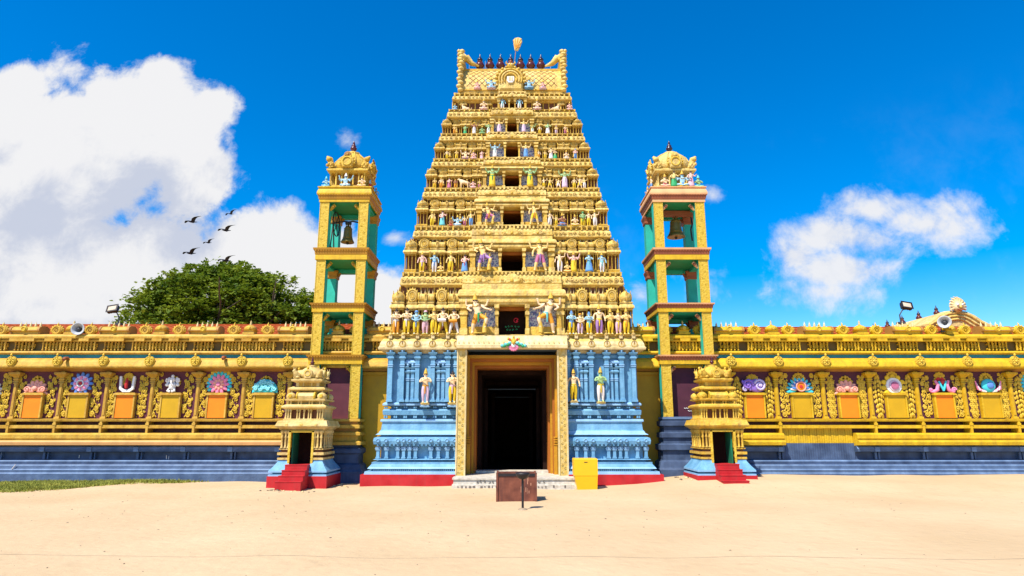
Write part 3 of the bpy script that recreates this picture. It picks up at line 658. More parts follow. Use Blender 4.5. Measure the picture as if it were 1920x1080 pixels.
# ---- tiers: floor, eave, kiosk top, cornice bottom, cornice top, next floor (photo rows), outer kiosk x, cornice x, central half, window half, window rows
TIERS = [
 (627, 570, 540, 534, 516, 510, 733, 750, 97, 26, 571, 624),
 (510, 472, 445, 444, 430, 423, 758, 774, 79, 20.5, 466, 510),
 (423, 389, 371, 369, 357, 352, 781, 792, 66, 17.5, 388, 421),
 (352, 328, 312, 311, 301, 297, 799, 809, 55, 14, 322, 349),
 (297, 277, 264, 263, 253, 250, 815, 823, 48, 12, 268, 294),
 (250, 232, 221, 219, 207, 205, 829, 838, 40, 9.5, 224, 248),
 (205, 190, 186, 186, 178, 174, 841, 848, 27, 4.5, 186, 210),
]
YL = [19.75, 20.05, 20.30, 20.52, 20.70, 20.86, 20.98, 21.10]
YC0 = 22.7
TIER = []
for k, (vf, ve, vk, vcb, vct, vn, uk, uc, cb, wh, vw0, vw1) in enumerate(TIERS):
    Yl = YL[k]; Yn = YL[k + 1]
    zf_ = zv(vf, Yl); zn = zv(vn, Yn + .04); zcb = zv(vcb, Yn); zct = zv(vct, Yn); zk = zv(vk, Yl + .2)
    hk = abs(xu(uk, ve, Yl + .2)); hc = abs(xu(uc, vcb, Yn)); hb = abs(xu(960 - cb, ve, Yl)); hw = abs(xu(960 - wh, ve, Yl))
    zw0, zw1 = zv(vw1, Yl + .1), zv(vw0, Yl + .1)
    sc_ = (zn - zf_); dep = min(.42, .30 * sc_ + .04)
    yw = Yl + dep + .06; yb = 2 * YC0 - yw
    hx = hk - dep * .55
    m = MB(); C, G = 'tower_cream', 'tower_gold'
    # core with a real tunnel for the window
    m.box(-hx, -hw, yw, yb, zf_, zcb, 'shade_and_trim_brown'); m.box(hw, hx, yw, yb, zf_, zcb, 'shade_and_trim_brown'); m.box(-hw, hw, yw, yb, zw1, zcb, C); m.box(-hw, hw, yw, yb, zf_, zw0, C)  # side cores in dark brown: painted shade behind figures and kiosks
    # foot mouldings and shallow pilasters of the wall behind the figures
    for s in (-1, 1):
        a, b = sorted((s * hb, s * (hx)))
        m.box(a, b, yw - .05, yw + .02, zf_, zf_ + .08 * sc_, G); m.box(a, b, yw - .03, yw + .02, zf_ + .08 * sc_, zf_ + .13 * sc_, C)
        n = max(3, int((b - a) / .2))
        for i in range(n + 1):
            x = a + (b - a) * i / n; m.box(x - .02, x + .02, yw - .035, yw + .02, zf_ + .13 * sc_, zcb - .02, G)
    # main cornice all round, with dentils, kudu studs and a row of posts above
    hyc = YC0 - Yn
    h = zct - zcb
    m.rect(0, YC0, hc - .05, hyc - .05, [(-.14, zcb - .06), (-.08, zcb - .05), (-.07, zcb - .02), (.02, zcb - .018), (.055, zcb), (.06, zcb + .12 * h), (.05, zcb + .16 * h)] + kap(-.02, zcb + .2 * h, .048, zct - .02, 4) + [(-.10, zct - .015), (-.10, zct + (zn - zct) * .6), (.0, zct + (zn - zct) * .62), (.01, zn), (-.2, zn + .002)], C)
    npz = int(2 * hc / .17)
    for i in range(npz):
        x = -hc + .08 + (2 * hc - .16) * i / (npz - 1)
        m.box(x - .025, x + .025, Yn + .02, Yn + .12, zct - .02, zn - .004, G)
        if i % 2 and abs(x) > hb * .96: m.disc(x, zcb + .42 * h, Yn - .02, .26 * h, C, .05, 8); m.ball((x, Yn - .022, zcb + .42 * h), .08 * h, 'shade_and_trim_brown', 5, 3)
    q = int(2 * hc / .155)
    for i in range(q):
        x = -hc + .10 + (2 * hc - .2) * i / (q - 1)
        if abs(x) > hb * .96: m.curl(x, zcb + .50 * h, Yn - .012 + .0, .24 * h, C, 1.1, i * 1.9, 1 if i % 2 else -1, .05 * h + .003, 8)
    # central bay: sill, jambs, pilasters, beam and projecting cornice
    yf = Yl + .10
    for s in (-1, 1):
        for xa, xb in ((hw, hw + .035 * sc_ + .015), (hb - .10 * sc_, hb)):
            a, b = sorted((s * xa, s * xb)); m.box(a, b, yf - .03, yw + .01, zf_, zw1, G)
            m.box(a - .02, b + .02, yf - .06, yw, zw1 - .16 * sc_, zw1 - .11 * sc_, C); m.box(a - .03, b + .03, yf - .07, yw, zw1 - .06 * sc_, zw1 - .003, C)
            m.box(a - .02, b + .02, yf - .05, yw, zf_ + .002, zf_ + .1 * sc_, C)
        a, b = sorted((s * (hw + .04 * sc_ + .015), s * (hb - .10 * sc_)))
        m.box(a, b, yf + .06, yw + .005, zf_, zf_ + .13 * sc_, G)
    H = zcb - zw1
    m.rect(0, yw, hb, yw - yf, [(.0, zw1), (.03, zw1 + .10 * H), (.05, zw1 + .12 * H), (.05, zw1 + .26 * H), (.0, zw1 + .28 * H), (.0, zw1 + .36 * H)] + kap(.0, zw1 + .40 * H, .09, zw1 + .72 * H, 4) + [(-.04, zw1 + .73 * H), (-.04, zcb)], C)
    y1 = Yn - .10
    m.rect(0, yw + .3, hb * .95, yw + .3 - y1 - .04, [(-.06, zcb), (.0, zcb + .02), (.04, zcb + .04), (.04, zcb + .22 * h)] + kap(-.0, zcb + .26 * h, .035, zct, 4) + [(-.05, zct + .003), (-.05, zct + (zn - zct) * .7), (.0, zct + (zn - zct) * .72), (.0, zn + .004)], C)
    n = int(2 * hb / .13)
    for i in range(n):
        x = -hb * .9 + 1.8 * hb * i / (n - 1); m.box(x - .02, x + .02, y1 - .0, y1 + .05, zcb + .34 * h, zcb + .50 * h, G); m.box(x - .03, x + .03, y1 - .0, y1 + .06, zct + .004, zn - .01, C)
    for x in (-hb * .62, 0, hb * .62):       # carved crests on the central slab
        r_ = .55 * h if x else .75 * h
        m.petals(x, zcb + .30 * h, y1 - .03, .1 * r_, 1.15 * r_, 7, C, R(8), R(172), .3, .04, False); m.ball((x, y1 - .03, zcb + .42 * h), (.22 * r_, .03, .3 * r_), G, 6, 4)
        for q in (-1, 1): m.curl(x + q * 1.25 * r_, zcb + .40 * h, y1 - .02, .38 * r_, C, 1.2, 0, q, .07 * r_, 9)
    t = build(m, 'tier', gate); TIER.append(t)
    # window: dark chamber behind the opening
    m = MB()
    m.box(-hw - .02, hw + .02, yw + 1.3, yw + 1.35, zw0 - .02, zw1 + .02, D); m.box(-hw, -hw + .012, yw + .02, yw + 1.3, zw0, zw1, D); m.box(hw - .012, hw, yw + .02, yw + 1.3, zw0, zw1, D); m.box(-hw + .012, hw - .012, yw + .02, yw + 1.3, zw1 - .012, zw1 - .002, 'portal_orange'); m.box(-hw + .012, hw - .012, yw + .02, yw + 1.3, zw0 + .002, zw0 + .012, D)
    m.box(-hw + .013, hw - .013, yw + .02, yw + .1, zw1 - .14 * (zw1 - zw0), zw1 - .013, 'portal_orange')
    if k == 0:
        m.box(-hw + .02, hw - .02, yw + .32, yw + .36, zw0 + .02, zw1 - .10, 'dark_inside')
        for j, (zz, n) in enumerate(((.30, 5), (.20, 4))):
            for i in range(n): m.curl(-.20 + .10 * i + .04 * j, zw0 + zz, yw + .31, .036, 'neon_green', .9, i * 1.7 + j, 1 if i % 2 else -1, .007, 8)
        m.ring(.13, zw0 + .50, yw + .31, .07, .012, 'neon_red', 12, R(20), R(330)); m.curl(.17, zw0 + .47, yw + .31, .05, 'neon_red', 1.2, 1, 1, .012, 9)
    build(m, 'window', t)
    m = MB()
    if k < 6:
        for s in (-1, 1):
            m = MB(); a, b = sorted((s * (hw + .035 * sc_ + .017), s * (hb - .10 * sc_ - .002))); m.box(a, b, yw - .02, yw + .004, zf_ + .13 * sc_, zw1 - .01, 'mosaic'); build(m, 'mosaic_panel', t)
    # kiosks
    yk = yw + .02; hgt = zk - zf_
    side = hk - hb
    fr = [(.095, KC, .20, 'corner_kiosk'), (.295, KP, .21, 'arch_plaque'), (.50, KB, .23, 'barrel_kiosk'), (.72, KP, .21, 'arch_plaque'), (.90, KB, .17, 'barrel_kiosk')]
    if k == 6: fr = [(.30, KP, .18, 'arch_plaque'), (.80, KP, .18, 'arch_plaque')]
    for s in (-1, 1):
        for f, me, w, nm in fr:
            x = s * (hk - f * side); W = w * side * 1.02; dd = dep / .50
            if nm == 'corner_kiosk': put(me, nm, t, (x, yk + .04, zf_), (W, dd, hgt))
            else: put(me, nm, t, (x, yk, zf_), (W, dd * .8, hgt))
        if k < 6:       # kiosks on the flanks of the tower, seen from the side
            for q, me, nm in ((.30, KP, 'arch_plaque'), (.5, KB, 'barrel_kiosk'), (.7, KP, 'arch_plaque'), (.93, KC, 'corner_kiosk')):
                y = yw + (yb - yw) * q; put(me, nm, t, (s * (hx - .02), y, zf_), (.5 * hgt, dep / .6, hgt), rotz=s * PI / 2)
    # small finial jars standing along the eave line in the recess
TI = TIER
ORD = ('lowest', 'second', 'third', 'fourth', 'fifth', 'sixth', 'topmost')
def stat(k, u, vfoot, vtop, pose, c, label, dy=.0, flip=False, wide=1.12):
    Y = YL[k] + .10 + dy
    x, z = px(u, vfoot, Y)
    z = zv(TIERS[k][0], YL[k]) + .004
    h = (zv(vtop, Y) - zv(vfoot, Y))
    if pose.startswith('sit'): h /= .66
    if pose == 'cow': h /= 1.1
    if pose == 'lion': h /= .78
    nm = {'cow': 'cow_statue', 'lion': 'lion_statue'}.get(pose, 'statue')
    lb = label + ' on the ' + ORD[k] + ' tower ledge, ' + ('golden' if u < 957 else 'cream') + ' dome side'
    place(FIG[pose], nm, (x, Y, z), (h * wide * (-1 if flip else 1), h * wide, h), lb, nm.replace('_', ' '), 'painted statues of the gate tower', mats=c)
S0 = [ # tier, x, foot row, top row, pose, colours, label
 (0, 742, 625, 572, 'fold', cols('pale', 'orange', 'cloth_white'), 'bare chested statue in an orange skirt'),
 (0, 762, 625, 570, 'fold', cols('pale', 'yellow', 'cloth_white'), 'bare chested statue in a yellow skirt'),
 (0, 780, 625, 574, 'clasp', cols('blue', 'yellow', 'cloth_blue'), 'blue statue in yellow trousers'),
 (0, 797, 625, 574, 'clasp', cols('green', 'pink', 'cloth_pink'), 'green statue in pink trousers'),
 (0, 813, 625, 572, 'pray', cols('gold', 'yellow', 'cloth_yellow'), 'yellow praying statue'),
 (0, 830, 625, 570, 'drummer', cols('pale', 'yellow', 'cloth_white'), 'drummer statue in a yellow skirt'),
 (0, 851, 625, 572, 'drummer', cols('pale', 'white', 'cloth_orange'), 'drummer statue in a pale skirt'),
 (0, 1072, 625, 576, 'fold', cols('blue', 'yellow', 'cloth_blue', hair='cloth_blue'), 'blue bodied statue in yellow trousers'),
 (0, 1088, 625, 580, 'clasp', cols('pale', 'mauve', 'cloth_orange'), 'short pale statue with a mauve skirt'),
 (0, 1105, 625, 578, 'fold', cols('blue', 'yellow', 'cloth_aqua', hair='cloth_blue'), 'blue statue with folded arms'),
 (0, 1124, 625, 568, 'stand', cols('pale', 'purple', 'cloth_yellow'), 'large statue in purple trousers'),
 (0, 1145, 625, 575, 'pray', cols('gold', 'yellow', 'cloth_yellow'), 'yellow statue with joined hands'),
 (0, 1160, 625, 576, 'pray', cols('pale', 'pink', 'cloth_yellow'), 'praying statue in a pink skirt'),
 (0, 1175, 625, 574, 'pray', cols('gold', 'yellow', 'cloth_orange'), 'yellow statue at the tower corner'),
 (1, 791, 512, 472, 'stand', cols('pink', 'yellow', 'cloth_mauve'), 'pink statue in a yellow skirt'),
 (1, 814, 512, 472, 'staff', cols('blue', 'white', 'cloth_blue'), 'blue statue holding a staff'),
 (1, 845, 512, 472, 'stand', cols('gold', 'yellow', 'cloth_yellow'), 'yellow standing statue'),
 (1, 871, 510, 473, 'lady', cols('pink', 'blue', 'cloth_magenta'), 'statue in a blue skirt'),
 (1, 1050, 512, 470, 'bless', cols('pale', 'white', 'cloth_yellow'), 'pale statue in a white skirt'),
 (1, 1076, 512, 472, 'four', cols('pink', 'yellow', 'cloth_yellow'), 'pink four armed statue in a yellow skirt'),
 (1, 1105, 512, 472, 'gown', cols('blue', 'blue', 'cloth_aqua'), 'blue statue in a wide chequered gown'),
 (1, 1129, 512, 473, 'staff', cols('blue', 'white', 'cloth_aqua'), 'blue statue in a white skirt'),
 (2, 810, 421, 392, 'stand', cols('gold', 'yellow', 'cloth_yellow'), 'gold standing statue'),
 (2, 829, 423, 391, 'lady', cols('pink', 'aqua', 'cloth_blue'), 'pink statue in aqua trousers'),
 (2, 858, 414, 392, 'sit_four', cols('blue', 'white', 'cloth_white'), 'blue seated statue on a white mount'),
 (2, 883, 421, 391, 'bless', cols('gold', 'blue', 'cloth_blue'), 'gold statue in blue trousers'),
 (2, 1031, 421, 391, 'stand', cols('pale', 'white', 'cloth_white'), 'pale standing statue'),
 (2, 1054, 416, 390, 'sit', cols('brown', 'blue', 'cloth_blue'), 'brown hooded seated statue'),
 (2, 1078, 421, 398, 'sit', cols('pale', 'yellow', 'cloth_orange'), 'small seated statue in yellow'),
 (2, 1093, 422, 391, 'clasp', cols('green', 'yellow', 'cloth_green'), 'green shirted statue in yellow trousers'),
 (2, 1104, 422, 392, 'stand', cols('pale', 'yellow', 'cloth_yellow'), 'statue in a long yellow robe'),
 (2, 1116, 422, 391, 'bless', cols('pale', 'white', 'cloth_white'), 'pale statue with a raised arm'),
 (3, 827, 352, 330, 'stand', cols('pale', 'orange', 'cloth_orange'), 'pale statue in an orange skirt'),
 (3, 842, 352, 330, 'lady', cols('pink', 'magenta', 'cloth_orange'), 'pink statue in a red brown skirt'),
 (3, 854, 352, 332, 'clasp', cols('brown', 'orange', 'cloth_orange'), 'brown statue leading the cow'),
 (3, 870, 352, 330, 'cow', cols('pale', 'white', 'cloth_red'), 'white standing cow'),
 (3, 887, 352, 334, 'sit', cols('pink', 'pink', 'cloth_pink'), 'pink seated statue behind the cow'),
 (3, 1020, 352, 330, 'bless', cols('pale', 'yellow', 'cloth_yellow'), 'pale statue with a raised hand'),
 (3, 1031, 352, 331, 'stride', cols('gold', 'yellow', 'cloth_yellow'), 'gold striding statue'),
 (3, 1047, 352, 332, 'stride', cols('pale', 'white', 'cloth_white'), 'pale striding statue'),
 (3, 1059, 352, 314, 'four', cols('green', 'mauve', 'cloth_white'), 'tall green many armed statue'),
 (3, 1077, 352, 330, 'stand', cols('pale', 'yellow', 'cloth_yellow'), 'pale statue in a yellow skirt'),
 (3, 1087, 352, 329, 'stride', cols('pale', 'yellow', 'cloth_white'), 'pale dancing statue'),
 (3, 1096, 352, 330, 'bless', cols('gold', 'white', 'cloth_white'), 'gold statue at the corner'),
 (4, 838, 297, 278, 'stand', cols('pale', 'yellow', 'cloth_yellow'), 'small pale statue'),
 (4, 873, 297, 276, 'sit_four', cols('pale', 'purple', 'cloth_yellow'), 'seated statue in yellow and purple'),
 (4, 888, 297, 279, 'sit', cols('pink', 'pink', 'cloth_magenta'), 'pink kneeling statue'),
 (4, 903, 296, 278, 'lady', cols('pink', 'pink', 'cloth_yellow'), 'statue in pink'),
 (4, 1010, 297, 278, 'stand', cols('pale', 'orange', 'cloth_orange'), 'pale statue in orange'),
 (4, 1033, 298, 274, 'lady', cols('pale', 'white', 'cloth_white'), 'statue in a white robe'),
 (4, 1041, 298, 278, 'gown', cols('pale', 'green', 'cloth_yellow'), 'statue in a green gown'),
 (4, 1079, 297, 275, 'clasp', cols('pink', 'blue', 'cloth_blue'), 'statue in blue trousers at the corner'),
 (5, 872, 250, 231, 'lady', cols('green', 'green', 'cloth_yellow'), 'green statue'),
 (5, 889, 250, 226, 'four_halo', cols('brown', 'white', 'cloth_mauve'), 'haloed statue in white'),
 (5, 904, 250, 233, 'sit', cols('green', 'green', 'cloth_green'), 'green seated statue'),
 (5, 916, 249, 226, 'four', cols('green', 'white', 'cloth_green'), 'green chested statue in a white skirt'),
 (5, 998, 250, 227, 'four', cols('green', 'white', 'cloth_green'), 'green statue in a pale skirt'),
 (5, 1012, 250, 232, 'stand', cols('pale', 'yellow', 'cloth_yellow'), 'small cream statue'),
 (5, 1027, 250, 226, 'lady', cols('green', 'white', 'cloth_white'), 'statue in a long white skirt'),
 (5, 1043, 250, 232, 'clasp', cols('gold', 'mauve', 'cloth_mauve'), 'gold statue in mauve'),
 (6, 853, 205, 191, 'sit', cols('blue', 'purple', 'cloth_aqua'), 'blue seated statue at the corner'),
 (6, 1068, 205, 188, 'sit', cols('pink', 'pink', 'cloth_orange'), 'pink seated statue at the corner'),
 (6, 874, 205, 193, 'lion', cols('pale', 'white', 'cloth_white', 'pale_cream'), 'pale lying lion'),
 (6, 1041, 205, 193, 'lion', cols('pale', 'white', 'cloth_white', 'pale_cream'), 'pale lying lion'),
 (6, 907, 205, 182, 'sit', cols('pale', 'pink', 'cloth_pink'), 'seated statue in pink'),
 (6, 1007, 205, 182, 'sit', cols('pale', 'pink', 'cloth_pink'), 'seated statue in pink'),
 (6, 942, 203, 176, 'stand', cols('blue', 'white', 'cloth_aqua'), 'blue and white statue by the opening'),
 (6, 974, 203, 176, 'stand', cols('blue', 'white', 'cloth_aqua'), 'blue and white statue by the opening'),
 (1, 826, 512, 492, 'sit', cols('gold', 'yellow', 'cloth_orange'), 'tiny gold seated statue'),
 (1, 1064, 512, 490, 'sit', cols('gold', 'orange', 'cloth_orange'), 'tiny orange seated statue'),
 (2, 846, 423, 406, 'sit', cols('brown', 'red', 'cloth_red'), 'tiny brown seated statue in red'),
 (2, 871, 423, 402, 'stand', cols('pale', 'magenta', 'cloth_orange'), 'small pale statue in dark red'),
 (2, 1043, 422, 400, 'staff', cols('gold', 'yellow', 'cloth_yellow'), 'small gold statue with a staff'),
 (3, 815, 352, 331, 'pray', cols('gold', 'yellow', 'cloth_orange'), 'gold praying statue at the corner'),
 (3, 899, 352, 334, 'pray', cols('gold', 'magenta', 'cloth_yellow'), 'small gold praying statue in dark red'),
 (4, 856, 297, 278, 'pray', cols('gold', 'yellow', 'cloth_yellow'), 'small gold praying statue'),
 (4, 913, 296, 279, 'pray', cols('gold', 'orange', 'cloth_orange'), 'small gold praying statue in orange'),
 (4, 1022, 297, 279, 'staff', cols('gold', 'yellow', 'cloth_yellow'), 'small gold statue holding a staff'),
 (4, 1062, 297, 279, 'sit', cols('pale', 'white', 'cloth_white'), 'small white seated statue'),
 (5, 852, 250, 232, 'pray', cols('gold', 'orange', 'cloth_orange'), 'small gold praying statue in orange'),
 (5, 1060, 250, 232, 'pray', cols('pale', 'magenta', 'cloth_orange'), 'small pale praying statue in dark red'),
]
for a in S0: stat(*a, flip=(a[1] == 1041 and a[0] == 6), wide=1.0 if a[4] in ('cow', 'lion') else 1.18)
GU = [(0, 897, 624, 548, 'guard', cols('pale', 'orange', 'cloth_green'), 'large dancing guardian with an orange cloth', False),
      (0, 1026, 624, 545, 'guard', cols('pale', 'orange', 'cloth_aqua'), 'large dancing guardian with a teal sash', True),
      (1, 907, 508, 445, 'guard', cols('gold', 'purple', 'cloth_purple'), 'gold guardian in a purple cloth', False),
      (1, 1013, 508, 445, 'stride', cols('gold', 'magenta', 'cloth_purple'), 'gold guardian in a violet cloth', True),
      (2, 917, 421, 378, 'guard', cols('gold', 'magenta', 'cloth_orange'), 'gold guardian with a dark red cloth', False),
      (2, 1002, 421, 377, 'stride', cols('gold', 'yellow', 'cloth_orange'), 'gold guardian in yellow', True),
      (3, 923, 348, 306, 'four', cols('green', 'yellow', 'cloth_green'), 'green four armed guardian', False),
      (3, 994, 348, 306, 'four', cols('green', 'yellow', 'cloth_green'), 'green four armed guardian', False),
      (4, 928, 292, 263, 'four', cols('blue', 'white', 'cloth_aqua'), 'blue guardian in a pale skirt', False),
      (4, 986, 292, 262, 'four', cols('gold', 'blue', 'cloth_blue'), 'gold guardian in a blue skirt', False),
      (5, 936, 247, 220, 'four', cols('gold', 'mauve', 'cloth_mauve'), 'gold guardian in a mauve skirt', False),
      (5, 982, 247, 220, 'four', cols('gold', 'mauve', 'cloth_mauve'), 'gold guardian in a mauve skirt', False)]
for g in GU: stat(*g[:7], dy=-.13, flip=g[7], wide=1.2)

# ---- barrel roof at the summit
YV = 21.2; zb, zr = zv(173, YV), zv(129, YC0 - .36); hv = abs(xu(866, 150, YV)); yc = YC0; hd = YC0 - YV
m = MB(); C, G = 'tower_cream', 'tower_gold'
m.rect(0, yc, hv + .05, hd - .05, [(-.05, zb - .15), (-.05, zb - .06), (.06, zb - .05), (.08, zb), (.02, zb + .02), (.02, zb + .08), (-.05, zb + .10)], C)
H = zr - zb
arc = [(yc - (hd - .02) * (1 - q ** 2.2 * .80), zb + .1 + (H - .1) * q) for q in [i / 8 for i in range(9)]]
prof = arc + [(2 * yc - y, z) for y, z in arc[::-1]]
m.xprism(prof, -hv, hv, C)
n = 15          # lattice of scales raised on the vault
for i in range(-4, n):
    for dr in (1, -1):
        pts = []
        for q in range(7):
            t = q / 6; f = .10 + .68 * t; xx = -hv * .9 + (i + 4 * t) * (1.8 * hv / n) if dr == 1 else -hv * .9 + (i + 4 - 4 * t) * (1.8 * hv / n)
            if abs(xx) > hv * .9: continue
            j = min(7, int(f * 8)); g = f * 8 - j
            y = arc[j][0] + (arc[j + 1][0] - arc[j][0]) * g; z = arc[j][1] + (arc[j + 1][1] - arc[j][1]) * g
            pts.append((xx, y - .004, z))
        if len(pts) > 1: m.tube(pts, .012, 'shade_and_trim_brown', 4)
for f in (.05, .80, .92):
    j = min(7, int(f * 8)); y, z = arc[j]; m.box(-hv + .01, hv - .01, y - .03, y + .06, z - .02, z + .03, G)
m.rect(0, yc, hv, .22, [(.0, zr - .12), (.02, zr - .05), (.05, zr - .03), (.05, zr + .02), (.0, zr + .03)], C)
roof = build(m, 'vault_roof', gate)
# horned gable ends
for s in (-1, 1):
    m = MB(); zt_ = zv(97, YV + .6)
    P = [(yc - hd - .10, zb + .0), (yc - hd * .99, zb + H * .5), (yc - hd * .8, zb + H * .85), (yc - hd * .55, zr + .15), (yc - .45, zr + (zt_ - zr) * .75), (yc - .25, zt_), (yc + .25, zt_), (yc + .45, zr + (zt_ - zr) * .75), (yc + hd * .55, zr + .15), (yc + hd * .8, zb + H * .85), (yc + hd * .99, zb + H * .5), (yc + hd + .10, zb)]
    a, b = sorted((s * (hv - .02), s * (hv + .13))); m.xprism(P, a, b, G)
    # twisted rope moulding and the curling horn
    for q in range(13):
        f = q / 12; z = zb + .05 + (zr - zb + .2) * f; y = yc - hd * (1.04 - .30 * f ** 2) - .02; m.ball((s * (hv + .04 + (.05 if q % 2 else 0)), y, z), (.11, .09, .075), C, 7, 5)
    m.tube([(s * (hv - .55), yc - .5, zr + .02), (s * (hv - .28), yc - .52, zr + .12), (s * (hv - .10), yc - .55, zr + .32), (s * (hv - .02), yc - .58, zt_ - .12), (s * (hv + .08), yc - .62, zt_ + .0), (s * (hv + .17), yc - .66, zt_ - .10)], [.03, .10, .15, .17, .13, .06], C, 8)
    for q in range(5): m.ball((s * (hv + .16), yc - hd * .75 + .02 * q, zt_ - .12 - .13 * q), (.07, .08, .07), C, 6, 4)
    m.ball((s * (hv + .03), yc - .78, zt_ - .22), (.11, .10, .12), G, 8, 5)
    build(m, 'horned_gable', gate)
# central horseshoe gable with face mask and emblem
m = MB(); x, z = px(957, 155, YV - .05); x = -.05; y = YV - .14
m.prism([(x - .42, zb)] + [(x + .50 * math.cos(a), z + .30 + .0 + .46 * math.sin(a) - .16) for a in [R(205 - 230 * i / 16) for i in range(17)]] + [(x + .42, zb)], y, YV + .5, C, inset=.05)
for r_, mt in ((.40, G), (.31, C), (.22, G)): m.ring(x, z + .08, y - .02, r_, .035, mt, 18, R(-20), R(200))
for i in range(13):
    a = R(-15 + 210 * i / 12); m.ball((x + .50 * math.cos(a), y + .02, z + .12 + .46 * math.sin(a)), (.06, .06, .06), G, 6, 4)
m.ball((x, y, z + .60), (.13, .10, .12), G, 8, 6)
for s in (-1, 1): m.ball((x + s * .05, y - .09, z + .63), .025, 'white', 6, 4); m.tube([(x + s * .08, y, z + .66), (x + s * .17, y, z + .72), (x + s * .14, y, z + .80)], [.035, .03, .01], G, 6)
m.ball((x, y - .03, z + .75), (.05, .05, .08), 'brick_brown', 6, 4)
gb = build(m, 'horseshoe_gable', gate)
m = MB()
m.prism([(x - .12, z + .17), (x - .13, z + .02), (x - .07, z - .07), (x + .07, z - .07), (x + .13, z + .02), (x + .12, z + .17)], y - .05, y + .02, 'white', inset=.01)
for q in (-.055, 0, .055): m.box(x + q - .014, x + q + .014, y - .065, y - .045, z + .0, z + .15, 'banner_gold')
build(m, 'emblem', gb, 'white emblem with three upright gold bars')
for u, pose, c, lb, vt in ((895, 'sit', cols('pink', 'pink', 'cloth_pink'), 'small pink figure on the lattice roof', 152), (921, 'sit_four', cols('blue', 'mauve', 'cloth_blue'), 'blue seated figure on the lattice roof', 147), (992, 'sit_four', cols('blue', 'blue', 'cloth_blue'), 'bright blue seated figure on the lattice roof', 147), (1018, 'sit', cols('pink', 'mauve', 'cloth_purple'), 'mauve figure on the lattice roof', 152)):
    Y = YV - .05; xx, z0 = px(u, 170, Y); h = (zv(vt, Y) - z0) / .66; place(FIG[pose], 'statue', (xx, Y, zb + .085), (h * 1.2, h * 1.1, h), lb + ', ' + ('golden' if u < 957 else 'cream') + ' dome side', 'statue', 'painted statues of the gate tower', mats=c)
# seven dark finials, lightning rods
m = MB(); 
m.lathe(0, 0, [(.07, 0), (.09, .02), (.06, .05), (.14, .10), (.165, .17), (.13, .24), (.075, .27)], 'finial_red', 12)
m.lathe(0, 0, [(.075, .27), (.105, .29), (.075, .315)], 'brick_brown', 12)
m.lathe(0, 0, [(.07, .315), (.095, .36), (.10, .39), (.07, .43), (.045, .46), (.03, .50), (.008, .60)], 'finial_black', 12)
fm = m.mesh('finial'); hf = (zv(105, YC0) - zv(130, YC0)) / .60
for u in (900, 919, 938.5, 957.5, 976, 995, 1014): put(fm, 'finial', gate, (xu(u, 120, YC0 - .16), YC0 - .20, zr + .035), (hf * 1.15, hf * 1.15, hf * 1.2))
for u in (880, 910, 1001, 1032):
    m = MB(); xx = xu(u, 120, YC0 - .2); m.tube([(xx, YC0 - .2, zr - .1), (xx, YC0 - .2, zr + .42)], .008, 'horn_grey', 5); build(m, 'rod', gate)
# pennant on the ridge
bn = thing('pennant', (xu(966, 120, YC0), YC0 - .1, zr + .03), 'gold fan shaped pennant on a thin pole above the tower roof', 'flag')
m = MB(); xa, za = xu(963, 110, YC0 - .1), zr + .03; xb, zb_ = px(967, 96, YC0 - .1); m.tube([(xa, YC0 - .1, za), (xb, YC0 - .1, zb_)], .014, 'band_brown', 5); build(m, 'pole', bn)
m = MB(); pts = [px(u, v, YC0 - .1) for u, v in ((965, 95), (963, 84), (962, 76), (966, 72), (972, 71), (978, 73), (979, 79), (976, 87), (971, 96))]
m.prism(pts, YC0 - .15, YC0 - .10, 'banner_gold', inset=.02)
for q in range(6): m.tube([(pts[0][0] + .04, YC0 - .155, pts[0][1] + .05), (pts[2 + q][0] * .93 + pts[0][0] * .07, YC0 - .155, pts[2 + q][1] - .03)], .012, 'cloth_orange', 4)
build(m, 'fan', bn)
# ------------------------------------------------------------------ boundary walls
YWL = 21.3
def zw(v, o=0): return zv(v, YWL - o)
def wall_strip(x0, x1, prof, yb, name, parent, end=None):
    m = MB(); poly = [(YWL - p[0], (zw(p[1], p[0]) if p[1] > 50 else p[1])) for p in prof]
    mats = [p[2] for p in prof]; mats[-1] = prof[0][2]
    poly += [(yb, poly[-1][1]), (yb, poly[0][1])]; mats += [prof[0][2]] * 2
    m.xprism(poly, x0, x1, mats)
    return build(m, name, parent)
